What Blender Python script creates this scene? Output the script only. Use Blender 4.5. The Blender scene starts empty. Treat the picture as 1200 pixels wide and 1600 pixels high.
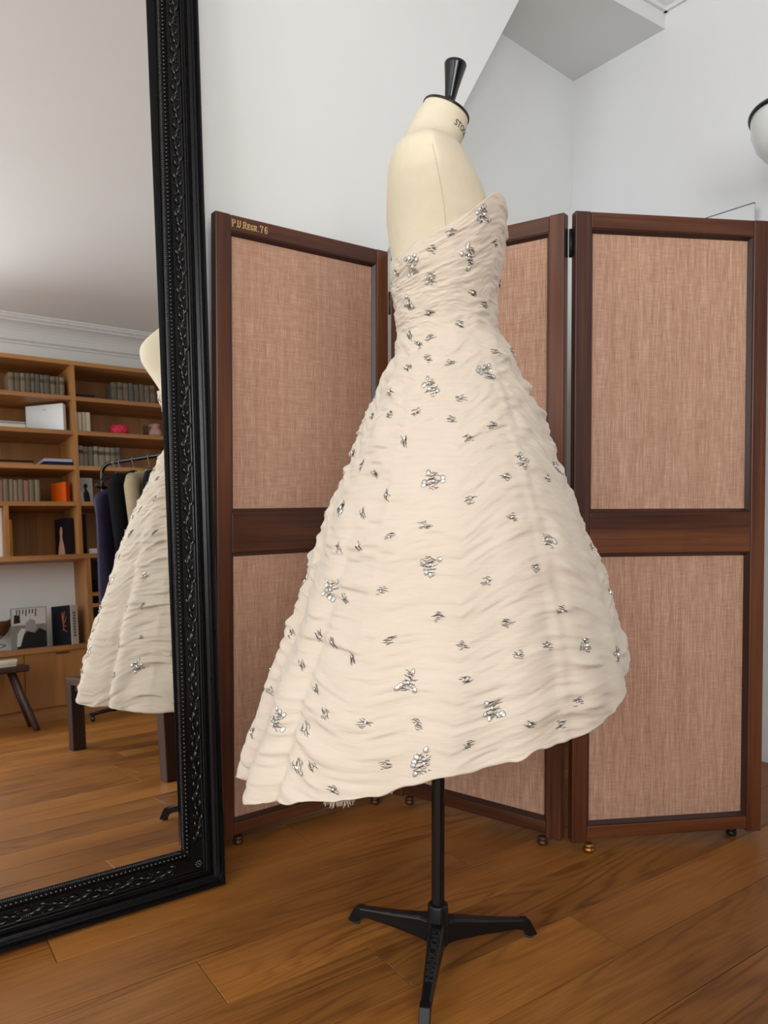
import bpy, math, random
import numpy as np
from mathutils import Vector, Matrix

# ================================================================ camera, light, exposure
sc = bpy.context.scene
COL = sc.collection
CAM_HEIGHT = .85
cam_d = bpy.data.cameras.new('camera'); cam = bpy.data.objects.new('camera', cam_d); COL.objects.link(cam)
cam_d.sensor_fit = 'VERTICAL'; cam_d.sensor_height = 36; cam_d.lens = 27.0; cam_d.clip_start = .01
cam.location = (0, 0, CAM_HEIGHT)
cam.rotation_euler = (math.radians(90 - 1.528), 0, math.radians(-34.7))
sc.camera = cam
sc.view_settings.view_transform = 'Standard'; sc.view_settings.look = 'None'
sc.view_settings.gamma = 1.0; sc.view_settings.use_curve_mapping = False
sc.view_settings.exposure = -0.55
w = bpy.data.worlds.new('world'); sc.world = w; w.use_nodes = True
w.node_tree.nodes['Background'].inputs[0].default_value = (.75, .85, 1.0, 1); w.node_tree.nodes['Background'].inputs[1].default_value = .6
def daylight(name, loc, rot, sx, sy, power, col):
    l = bpy.data.lights.new(name, 'AREA'); l.shape = 'RECTANGLE'; l.size = sx; l.size_y = sy; l.energy = power; l.color = col
    o = bpy.data.objects.new(name, l); COL.objects.link(o); o.location = loc; o.rotation_euler = rot
    return o
# daylight entering through the tall windows of the left wall and of the wall behind the camera
daylight('daylight_side', (-2.37, -.95, 1.70), (0, math.radians(-90), 0), 1.45, 1.1, 44, (.92, .97, 1.0))
daylight('daylight_side', (-2.37, .55, 1.70), (0, math.radians(-90), 0), 1.45, 1.1, 44, (.92, .97, 1.0))
daylight('daylight_rear', (-.596, -2.118, 1.70), (math.radians(90), 0, math.radians(-4.5)), 1.25, 1.45, 80, (.94, .975, 1.0))
R = math.radians

# ================================================================ helpers
class MB:
    """collects shapes, links them as one mesh"""
    def __init__(s): s.v = []; s.f = []; s.sm = []
    def add(s, vs, fs, smooth=False):
        o = len(s.v); s.v += [tuple(map(float, p)) for p in vs]; s.f += [tuple(i + o for i in q) for q in fs]; s.sm += [smooth] * len(fs); return s
    def box(s, x0, x1, y0, y1, z0, z1, m=None):
        vs = [Vector(p) for p in ((x0, y0, z0), (x1, y0, z0), (x1, y1, z0), (x0, y1, z0), (x0, y0, z1), (x1, y0, z1), (x1, y1, z1), (x0, y1, z1))]
        if m is not None: vs = [m @ p for p in vs]
        return s.add(vs, [(0, 3, 2, 1), (4, 5, 6, 7), (0, 1, 5, 4), (1, 2, 6, 5), (2, 3, 7, 6), (3, 0, 4, 7)])
    def cbox(s, x0, x1, y0, y1, z0, z1, c, m=None):
        """box with chamfered edges"""
        vs = []; idx = {}
        for ix, X in enumerate((x0, x1)):
            for iy, Y in enumerate((y0, y1)):
                for iz, Z in enumerate((z0, z1)):
                    sx, sy, sz = (1 - 2 * ix) * c, (1 - 2 * iy) * c, (1 - 2 * iz) * c
                    for k, p in enumerate(((X, Y + sy, Z + sz), (X + sx, Y, Z + sz), (X + sx, Y + sy, Z))):
                        idx[ix, iy, iz, k] = len(vs); vs.append(Vector(p))
        fs = []
        I = idx
        for i in (0, 1):
            fs.append([I[i, 0, 0, 0], I[i, 1, 0, 0], I[i, 1, 1, 0], I[i, 0, 1, 0]][::1 if i else -1])
            fs.append([I[0, i, 0, 1], I[1, i, 0, 1], I[1, i, 1, 1], I[0, i, 1, 1]][::-1 if i else 1])
            fs.append([I[0, 0, i, 2], I[1, 0, i, 2], I[1, 1, i, 2], I[0, 1, i, 2]][::1 if i else -1])
        for i in (0, 1):
            for j in (0, 1):
                q = [I[i, j, 0, 0], I[i, j, 1, 0], I[i, j, 1, 1], I[i, j, 0, 1]]; fs.append(q if (i ^ j) else q[::-1])
                q = [I[i, 0, j, 0], I[i, 1, j, 0], I[i, 1, j, 2], I[i, 0, j, 2]]; fs.append(q[::-1] if (i ^ j) else q)
                q = [I[0, i, j, 1], I[1, i, j, 1], I[1, i, j, 2], I[0, i, j, 2]]; fs.append(q if (i ^ j) else q[::-1])
        for i in (0, 1):
            for j in (0, 1):
                for k in (0, 1):
                    t = [I[i, j, k, 0], I[i, j, k, 1], I[i, j, k, 2]]; fs.append(t if (i ^ j ^ k) else t[::-1])
        if m is not None: vs = [m @ p for p in vs]
        return s.add(vs, fs)
    def tube(s, pts, r, seg=10, cap=True, flat=1.0, upv=None, smooth=True):
        pts = [Vector(p) for p in pts]; n = len(pts); vs = []; fs = []
        rr = r if hasattr(r, '__len__') else [r] * n
        t0 = (pts[1] - pts[0]).normalized(); ref = Vector(upv) if upv else (Vector((0, 0, 1)) if abs(t0.z) < .9 else Vector((1, 0, 0)))
        N = (ref - t0 * ref.dot(t0)).normalized()
        for i, p in enumerate(pts):
            t = (pts[min(i + 1, n - 1)] - pts[max(i - 1, 0)]).normalized()
            N = (N - t * N.dot(t)).normalized(); B = t.cross(N)
            for k in range(seg):
                a = 2 * math.pi * k / seg
                vs.append(p + (B * math.cos(a) + N * math.sin(a) * flat) * rr[i])
        for i in range(n - 1):
            for k in range(seg):
                fs.append((i * seg + k, i * seg + (k + 1) % seg, (i + 1) * seg + (k + 1) % seg, (i + 1) * seg + k))
        s.add(vs, fs, smooth)
        if cap:
            o = len(s.v) - len(vs)
            s.f += [tuple(o + k for k in range(seg))[::-1], tuple(o + (n - 1) * seg + k for k in range(seg))]; s.sm += [False, False]
        return s
    def lathe(s, prof, seg=24, m=None, smooth=True):
        vs = []; fs = []
        for r, z in prof:
            for k in range(seg):
                a = 2 * math.pi * k / seg; p = Vector((r * math.cos(a), r * math.sin(a), z)); vs.append(m @ p if m is not None else p)
        n = len(prof)
        for i in range(n - 1):
            for k in range(seg):
                fs.append((i * seg + k, i * seg + (k + 1) % seg, (i + 1) * seg + (k + 1) % seg, (i + 1) * seg + k))
        s.add(vs, fs, smooth); o = len(s.v) - len(vs)
        if prof[0][0] > 1e-5: s.f.append(tuple(o + k for k in range(seg))[::-1]); s.sm.append(False)
        if prof[-1][0] > 1e-5: s.f.append(tuple(o + (n - 1) * seg + k for k in range(seg))); s.sm.append(False)
        return s
    def prism(s, poly, ext, m=None):
        """polygon in local xy pushed along z from ext[0] to ext[1]"""
        n = len(poly); vs = [Vector((x, y, ext[0])) for x, y in poly] + [Vector((x, y, ext[1])) for x, y in poly]
        if m is not None: vs = [m @ p for p in vs]
        fs = [tuple(range(n))[::-1], tuple(range(n, 2 * n))] + [(i, (i + 1) % n, n + (i + 1) % n, n + i) for i in range(n)]
        return s.add(vs, fs)
    def ball(s, c, rx, ry=None, rz=None, seg=10, rings=6, m=None):
        ry = ry or rx; rz = rz or rx; c = Vector(c); vs = []; fs = []
        for i in range(rings + 1):
            ph = math.pi * i / rings
            for k in range(seg):
                a = 2 * math.pi * k / seg; p = c + Vector((rx * math.sin(ph) * math.cos(a), ry * math.sin(ph) * math.sin(a), rz * math.cos(ph))); vs.append(m @ p if m is not None else p)
        for i in range(rings):
            for k in range(seg): fs.append((i * seg + k, (i + 1) * seg + k, (i + 1) * seg + (k + 1) % seg, i * seg + (k + 1) % seg))
        return s.add(vs, fs, True)
    def build(s, name, mat, parent=None, loc=None, rot=None):
        me = bpy.data.meshes.new(name); me.from_pydata(s.v, [], s.f); me.polygons.foreach_set('use_smooth', s.sm); me.update()
        if mat is not None: me.materials.append(mat)
        return link(name, me, parent, loc, rot)
def link(name, me, parent=None, loc=None, rot=None):
    o = bpy.data.objects.new(name, me); COL.objects.link(o)
    if parent is not None: o.parent = parent
    if loc is not None: o.location = loc
    if rot is not None: o.rotation_euler = rot
    return o
def grid_mesh(name, P, mat, parent=None, closed=True, flip=False):
    """P: rows x cols x 3 numpy array"""
    r, c, _ = P.shape; me = bpy.data.meshes.new(name)
    i = np.arange(r - 1)[:, None]; k = np.arange(c if closed else c - 1)[None, :]; k1 = (k + 1) % c
    F = np.stack([i * c + k, i * c + k1, (i + 1) * c + k1, (i + 1) * c + k], -1).reshape(-1, 4)
    if flip: F = F[:, ::-1]
    me.vertices.add(r * c); me.vertices.foreach_set('co', P.reshape(-1).astype(np.float32))
    me.loops.add(F.size); me.loops.foreach_set('vertex_index', F.reshape(-1).astype(np.int32))
    me.polygons.add(len(F)); me.polygons.foreach_set('loop_start', (np.arange(len(F)) * 4).astype(np.int32)); me.polygons.foreach_set('loop_total', np.full(len(F), 4, np.int32))
    me.polygons.foreach_set('use_smooth', np.ones(len(F), bool)); me.update(calc_edges=True); me.validate()
    if mat is not None: me.materials.append(mat)
    return link(name, me, parent)
def tag(o, label, cat, group=None):
    o['label'] = label; o['category'] = cat
    if group: o['group'] = group
    return o
def struct(o, label=None):
    o['kind'] = 'structure'
    if label: o['label'] = label
    return o
def empty(name, loc=(0, 0, 0), rz=0, parent=None):
    o = bpy.data.objects.new(name, None); COL.objects.link(o); o.location = loc; o.rotation_euler = (0, 0, rz); o.empty_display_size = .05
    if parent is not None: o.parent = parent
    return o
def bevel(o, wd, seg=2):
    m = o.modifiers.new('bevel', 'BEVEL'); m.width = wd; m.segments = seg; m.limit_method = 'ANGLE'; m.angle_limit = R(40); return o
def text_mesh(txt, size, ext, spacing=1.0, bold=0.0):
    c = bpy.data.curves.new('lettering', 'FONT'); c.body = txt; c.size = size; c.extrude = ext; c.space_character = spacing; c.offset = bold; c.align_x = 'CENTER'; c.align_y = 'CENTER'; c.resolution_u = 4
    o = bpy.data.objects.new('lettering', c); COL.objects.link(o)
    dg = bpy.context.evaluated_depsgraph_get(); me = bpy.data.meshes.new_from_object(o.evaluated_get(dg))
    COL.objects.unlink(o); bpy.data.objects.remove(o); bpy.data.curves.remove(c)
    return me

# ================================================================ materials
def lin(r, g=None, b=None):
    if g is None: r, g, b = r
    f = lambda c: (c / 255 / 12.92) if c / 255 <= .04045 else ((c / 255 + .055) / 1.055) ** 2.4
    return (f(r), f(g), f(b), 1)
class NT:
    def __init__(s, name):
        s.m = bpy.data.materials.new(name); s.m.use_nodes = True; s.t = s.m.node_tree; s.b = s.t.nodes['Principled BSDF']
    def n(s, typ, **kw):
        o = s.t.nodes.new(typ)
        for k, v in kw.items():
            if hasattr(o, k) and k not in o.inputs: setattr(o, k, v)
            else: s.set(o, k, v)
        return o
    def set(s, o, k, v):
        i = o.inputs[int(k[1:])] if k[0] == '_' else o.inputs[k.replace('_', ' ')]
        if isinstance(v, bpy.types.NodeSocket): s.t.links.new(v, i)
        else: i.default_value = v
    def P(s, **kw):
        for k, v in kw.items(): s.set(s.b, k, v)
        return s
    def coord(s, kind='Object', scale=(1, 1, 1), rnd=0.0):
        c = s.n('ShaderNodeTexCoord').outputs[kind]
        mp = s.n('ShaderNodeMapping'); s.set(mp, 'Vector', c); s.set(mp, 'Scale', scale)
        if rnd:
            oi = s.n('ShaderNodeObjectInfo'); mu = s.n('ShaderNodeVectorMath', operation='SCALE'); mu.inputs[0].default_value = (rnd, rnd * 1.7, rnd * .6)
            s.t.links.new(oi.outputs['Random'], mu.inputs['Scale']); s.set(mp, 'Location', mu.outputs[0])
        return mp.outputs[0]
    def noise(s, vec, scale=5, detail=4, rough=.5, dist=0):
        return s.n('ShaderNodeTexNoise', Vector=vec, Scale=float(scale), Detail=float(detail), Roughness=float(rough), Distortion=float(dist)).outputs['Fac']
    def math(s, op, a, b=0.0, c=0.0):
        return s.n('ShaderNodeMath', operation=op, _0=a, _1=b, _2=c).outputs[0]
    def ramp(s, fac, stops):
        r = s.n('ShaderNodeValToRGB'); s.set(r, 'Fac', fac); e = r.color_ramp.elements
        while len(e) < len(stops): e.new(.5)
        for k, (p, c) in enumerate(stops): e[k].position = p; e[k].color = c
        return r.outputs[0]
    def mix(s, fac, a, b, mode='MIX'):
        x = s.n('ShaderNodeMix', data_type='RGBA', blend_type=mode)
        s.set(x, '_0', fac); s.set(x, '_6', a); s.set(x, '_7', b); return x.outputs[2]
    def bump(s, h, strength=.3, dist=.002):
        s.set(s.b, 'Normal', s.n('ShaderNodeBump', Strength=float(strength), Distance=float(dist), Height=h).outputs[0]); return s
def plain(name, col, rough=.6, metal=0.0, var=.06, bump=0.0, scale=20.0, **kw):
    t = NT(name); v = t.coord()
    nz = t.noise(v, scale, 5)
    c = t.mix(nz, tuple(max(0, x * (1 - var * 2)) for x in col[:3]) + (1,), tuple(min(1, x * (1 + var)) for x in col[:3]) + (1,))
    t.P(Base_Color=c, Roughness=rough, Metallic=metal, **kw)
    if bump: t.bump(t.noise(v, scale * 6, 4), bump, .001)
    return t.m
def wood(name, dark, mid, light, along='X', rough=.4, ring=9.0, rnd=20.0, fine=.5, tone=.35, coat=0.0, blot=0.0):
    """grain runs along the given local axis, every object gets its own piece of the pattern"""
    t = NT(name)
    sx = {'X': (.55, 7, 7), 'Y': (7, .55, 7), 'Z': (7, 7, .55)}[along]
    sf = {'X': (3, 120, 120), 'Y': (120, 3, 120), 'Z': (120, 120, 3)}[along]
    v = t.coord(scale=sx, rnd=rnd); vf = t.coord(scale=sf, rnd=rnd)
    base = t.noise(v, 1.0, 3, .45, .35)
    rings = t.math('SINE', t.math('MULTIPLY', base, ring * 6.283))
    rings = t.math('MULTIPLY_ADD', rings, .5, .5); rings = t.math('POWER', rings, 1.6)
    grain = t.noise(vf, 1.0, 3, .6)
    f = t.math('ADD', t.math('MULTIPLY', rings, .32), t.math('MULTIPLY', grain, fine))
    f = t.math('ADD', f, t.math('MULTIPLY', t.noise(v, 2.2, 4, .5), .3))
    c = t.ramp(f, [(.22, dark), (.5, mid), (.82, light)])
    oi = t.n('ShaderNodeObjectInfo').outputs['Random']
    val = t.math('MULTIPLY_ADD', oi, tone, 1 - tone / 2)
    hs = t.n('ShaderNodeHueSaturation', Color=c, Value=val)
    col = hs.outputs[0]
    if blot:
        k = t.ramp(t.noise(t.coord(rnd=rnd), 3.0, 6, .6), [(.56, (0, 0, 0, 1)), (.72, (1, 1, 1, 1))])
        col = t.mix(t.math('MULTIPLY', k, blot), col, dark)
    t.P(Base_Color=col, Roughness=t.math('MULTIPLY_ADD', grain, .18, rough - .08))
    if coat: t.P(Coat_Weight=coat, Coat_Roughness=.25)
    t.bump(t.math('ADD', grain, t.math('MULTIPLY', rings, .4)), .12, .0006)
    return t.m
def floor_oak(name, dark, mid, light):
    t = NT(name)
    v = t.coord(scale=(.9, 7.5, 7.5), rnd=31.0); base = t.noise(v, 1.0, 2, .4, .25)
    rings = t.math('MULTIPLY_ADD', t.math('SINE', t.math('MULTIPLY', base, 120.0)), .5, .5)
    lines = t.math('POWER', rings, 2.5)
    zone = t.ramp(t.noise(t.coord(scale=(1.1, 5, 5), rnd=17.0), 1.0, 2), [(.42, (0, 0, 0, 1)), (.62, (1, 1, 1, 1))])
    pores = t.noise(t.coord(scale=(7, 260, 260), rnd=13.0), 1.0, 3, .65)
    cloud = t.noise(t.coord(scale=(1.4, 5, 5), rnd=9.0), 1.0, 4, .55)
    f = t.math('ADD', t.math('MULTIPLY', cloud, .55), t.math('MULTIPLY', pores, .38))
    f = t.math('SUBTRACT', f, t.math('MULTIPLY', t.math('MULTIPLY', lines, zone), .15))
    c = t.ramp(f, [(.22, dark), (.47, mid), (.70, light)])
    knot = t.ramp(t.noise(t.coord(scale=(5, 9, 9), rnd=23.0), 1.0, 3, .5), [(.735, (0, 0, 0, 1)), (.80, (1, 1, 1, 1))])
    c = t.mix(t.math('MULTIPLY', knot, .6), c, tuple(x * .45 for x in dark[:3]) + (1,))
    oi = t.n('ShaderNodeObjectInfo').outputs['Random']
    hs = t.n('ShaderNodeHueSaturation', Color=c, Value=t.math('MULTIPLY_ADD', oi, .34, .83), Saturation=1.0)
    t.P(Base_Color=hs.outputs[0], Roughness=t.math('MULTIPLY_ADD', pores, .2, .30), Specular_IOR_Level=.4)
    t.bump(t.math('SUBTRACT', pores, t.math('MULTIPLY', lines, .5)), .15, .0006)
    return t.m
M = {}
M['wall'] = plain('painted_plaster', (.88, .89, .865, 1), .85, var=.012, bump=.05, scale=6)
M['wall_right'] = plain('painted_plaster_cool', (.87, .87, .875, 1), .85, var=.012, bump=.05, scale=6)
M['ceiling'] = plain('ceiling_paint', (.83, .825, .81, 1), .9, var=.015, scale=3)
M['oak'] = floor_oak('oiled_oak_floor', lin(88, 48, 18), lin(146, 92, 39), lin(178, 120, 58))
M['subfloor'] = plain('dark_subfloor', (.03, .018, .01, 1), .9)
M['mahogany_v'] = wood('aged_mahogany', lin(44, 20, 10), lin(77, 39, 20), lin(106, 60, 33), 'Z', .38, 3.0, 17.0, .6, .3, .0, .3)
M['mahogany_h'] = wood('aged_mahogany_rail', lin(44, 20, 10), lin(77, 39, 20), lin(106, 60, 33), 'X', .38, 3.0, 17.0, .6, .3, .0, .3)
M['dark_bead'] = plain('dark_moulding', lin(58, 32, 24), .35, var=.2)
t = NT('woven_horsehair_cloth')
v = t.coord()
warp = t.noise(t.coord(scale=(620, 620, 22), rnd=3.0), 1, 2, .6); weft = t.noise(t.coord(scale=(24, 24, 620), rnd=3.0), 1, 2, .6)
slub = t.noise(t.coord(scale=(90, 90, 2.2), rnd=5.0), 1, 3, .6); big = t.noise(v, 3.5, 3)
f = t.math('ADD', t.math('MULTIPLY', warp, .54), t.math('MULTIPLY', weft, .30)); f = t.math('ADD', f, t.math('MULTIPLY', slub, .20))
c = t.ramp(f, [(.32, lin(140, 98, 76)), (.53, lin(192, 148, 122)), (.76, lin(232, 200, 174))])
c = t.mix(t.math('MULTIPLY', big, .35), c, lin(186, 146, 120))
t.P(Base_Color=c, Roughness=.75, Sheen_Weight=.15); t.bump(t.math('ADD', warp, weft), .35, .0008); M['cloth_panel'] = t.m
M['brass'] = plain('worn_brass', lin(176, 128, 66), .35, .9, .2)
M['bronze'] = plain('dark_bronze', lin(92, 62, 48), .45, .6, .2)
M['iron'] = plain('black_iron', (.012, .012, .013, 1), .45, .3, .2)
M['gold_ink'] = plain('pale_gold_paint', lin(222, 190, 132), .5, var=.1)
t = NT('ebonised_frame'); v = t.coord()
chip = t.ramp(t.noise(v, 38, 6, .65), [(.745, (0, 0, 0, 1)), (.76, (1, 1, 1, 1))])
t.P(Base_Color=t.mix(chip, (.0032, .0030, .0036, 1), lin(126, 108, 98)), Roughness=t.math('MULTIPLY_ADD', t.noise(v, 60, 4), .15, .22), Specular_IOR_Level=.3)
t.bump(t.noise(v, 300, 3), .1, .0006); M['black_frame'] = t.m
t = NT('polished_black'); t.P(Base_Color=(.004, .004, .0045, 1), Roughness=.2, Specular_IOR_Level=.75); M['black_gloss'] = t.m
t = NT('silvered_glass'); v = t.coord()
t.P(Base_Color=(.92, .925, .91, 1), Metallic=1.0, Roughness=.012); M['mirror'] = t.m
t = NT('matte_black_paint'); t.P(Base_Color=(.004, .004, .004, 1), Roughness=.9, Specular_IOR_Level=.05); M['matte_black'] = t.m
t = NT('ivory_tulle'); v = t.coord()
gz = t.noise(t.coord(scale=(16, 16, 230)), 1, 4, .65, .4); fz = t.noise(v, 900, 2)
c = t.mix(t.noise(v, 7, 4), lin(209, 194, 176), lin(220, 206, 189))
c = t.mix(t.math('MULTIPLY', gz, .30), c, lin(184, 164, 138))  # crinkle shading put into the colour: darker, yellower tint along the folds
t.P(Base_Color=c, Roughness=.95, Sheen_Weight=.25, Sheen_Roughness=.5, Subsurface_Weight=.0); t.bump(t.math('ADD', gz, t.math('MULTIPLY', fz, .25)), .4, .0020); M['gown'] = t.m
M['lining'] = plain('gown_lining', lin(206, 176, 162), .9)
M['form_cloth'] = plain('linen_covered_form', lin(222, 209, 182), .75, var=.03, bump=.08, scale=60)
M['thread'] = plain('gunmetal_thread', (.10, .096, .092, 1), .40, .7, .3, scale=400)
t = NT('cut_crystal'); t.P(Base_Color=(.86, .88, .90, 1), Metallic=.85, Roughness=.12, Coat_Weight=1.0, Coat_Roughness=.03); M['crystal'] = t.m
t = NT('silver_sequin'); t.P(Base_Color=(.66, .65, .62, 1), Metallic=.55, Roughness=.3); M['sequin'] = t.m
t = NT('black_lacquer'); t.P(Base_Color=(.004, .004, .005, 1), Roughness=.2, Specular_IOR_Level=.4, Coat_Weight=.2, Coat_Roughness=.1); M['lacquer'] = t.m
t = NT('black_cast_iron'); t.P(Base_Color=(.006, .006, .0065, 1), Roughness=.33, Specular_IOR_Level=.3); t.bump(t.noise(t.coord(), 500, 3), .15, .0006); M['cast'] = t.m
t = NT('rubbed_cast_iron'); t.P(Base_Color=(.03, .03, .031, 1), Roughness=.4, Metallic=.3); M['worn_cast'] = t.m
M['ink'] = plain('black_ink', (.03, .028, .025, 1), .7)
M['seam'] = plain('seam_thread', lin(206, 191, 160), .9)
t = NT('white_enamel'); t.P(Base_Color=(.80, .81, .78, 1), Roughness=.25, Coat_Weight=.4, Coat_Roughness=.1); M['enamel'] = t.m
M['board'] = plain('white_board', (.80, .81, .82, 1), .7, var=.01)
M['oak_v'] = wood('honey_oak_upright', lin(140, 92, 46), lin(168, 114, 62), lin(188, 134, 78), 'Z', .45, 2.0, 11.0, .45, .10)
M['oak_h'] = wood('honey_oak_shelf', lin(140, 92, 46), lin(168, 114, 62), lin(188, 134, 78), 'X', .45, 2.0, 11.0, .45, .10)
M['dark_wood'] = wood('dark_stained_wood', lin(30, 13, 8), lin(46, 22, 13), lin(64, 33, 20), 'Z', .5, 3.0, 9.0, .5, .2)
M['dark_wood_h'] = wood('dark_stained_board', lin(30, 13, 8), lin(46, 22, 13), lin(64, 33, 20), 'Y', .5, 3.0, 9.0, .5, .2)
M['paper'] = plain('page_paper', lin(226, 214, 192), .9, var=.05)
def paint(name, r, g, b, rough=.7, var=.08): 
    if name not in M: M[name] = plain(name, lin(r, g, b), rough, var=var, scale=30, Specular_IOR_Level=.2)
    return M[name]
# ---------------------------------------------------------------- gown surface (local frame: a = facing direction, b = towards its right side, z up)
_NG = {}
def _noise(seed, nu, nv):
    if (seed, nu, nv) not in _NG: _NG[seed, nu, nv] = np.random.RandomState(seed).rand(nv, nu) * 2 - 1
    return _NG[seed, nu, nv]
def vnoise(u, v, nu, seed, nv=97):
    """smooth value noise, periodic in u (0..1 mapped to nu cells) and in v"""
    g = _noise(seed, nu, nv)
    x = np.mod(u, 1.0) * nu; y = np.mod(v, nv)
    i = np.floor(x).astype(int); j = np.floor(y).astype(int)
    fx = x - i; fy = y - j
    fx = fx * fx * fx * (fx * (fx * 6 - 15) + 10); fy = fy * fy * fy * (fy * (fy * 6 - 15) + 10)
    i0 = i % nu; i1 = (i + 1) % nu; j0 = j % nv; j1 = (j + 1) % nv
    return (g[j0, i0] * (1 - fx) + g[j0, i1] * fx) * (1 - fy) + (g[j1, i0] * (1 - fx) + g[j1, i1] * fx) * fy
def _table(rows, lo, hi, n=800, sm=12):
    rows = sorted(rows); z = np.linspace(lo, hi, n)
    out = []
    for k in range(1, len(rows[0])):
        y = np.interp(z, [r[0] for r in rows], [r[k] for r in rows])
        ker = np.exp(-np.linspace(-2, 2, 2 * sm + 1) ** 2); ker /= ker.sum()
        y = np.convolve(np.pad(y, sm, mode='edge'), ker, 'valid')
        out.append(y)
    return z, out
ZW = 1.128                                            # waist height
# height, back reach, front reach, half width across the body
GOWN = [(1.374, -0.095, 0.11, 0.126), (1.34, -0.094, 0.119, 0.138), (1.313, -0.093, 0.119, 0.143), (1.273, -0.09, 0.111, 0.144), (1.227, -0.086, 0.105, 0.1349), (1.181, -0.079, 0.1, 0.1197), (1.135, -0.075, 0.102, 0.108), (1.118, -0.075, 0.11, 0.1113), (1.09, -0.08, 0.131, 0.1265), (1.046, -0.099, 0.143, 0.1528), (1.0, -0.12, 0.17, 0.1813), (0.932, -0.15, 0.194, 0.2209), (0.865, -0.177, 0.222, 0.2589), (0.82, -0.197, 0.244, 0.2783), (0.764, -0.216, 0.262, 0.2992), (0.708, -0.233, 0.28, 0.3172), (0.652, -0.252, 0.294, 0.3353), (0.598, -0.272, 0.308, 0.353), (0.545, -0.294, 0.317, 0.3652), (0.49, -0.31, 0.322, 0.3744), (0.44, -0.327, 0.327, 0.3816), (0.391, -0.343, 0.332, 0.3886), (0.33, -0.36, 0.336, 0.394)]
_GZ, (_GB, _GF, _GS) = _table(GOWN, .3, 1.42)
def _per(th, pts):
    """value at angle th (symmetric about the front), degrees table"""
    d = np.abs(np.degrees(np.arctan2(np.sin(th), np.cos(th))))
    x = [p[0] for p in pts]; y = [p[1] for p in pts]
    out = 0
    for o, w in ((-14, .2), (-7, .2), (0, .2), (7, .2), (14, .2)):
        out = out + w * np.interp(np.abs(d + o), x, y)
    return out
def ztop(th): return _per(th, [(0, 1.333), (14, 1.342), (30, 1.354), (47, 1.350), (68, 1.306), (90, 1.275), (120, 1.258), (150, 1.248), (200, 1.252)])
def zhem(th):
    u = th / (2 * np.pi)
    return _per(th, [(0, .578), (25, .568), (53, .516), (90, .488), (118, .436), (138, .392), (152, .380), (165, .366), (180, .354), (200, .350)]) - .030 * np.clip(-np.sin(th), 0, 1) ** .8 + .006 * vnoise(u, 0 * u + 3.3, 26, 51) + .003 * vnoise(u, 0 * u + 8.1, 90, 52)
SEAMS = np.radians([63, 123, 183, 243, 303, 3])
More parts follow.
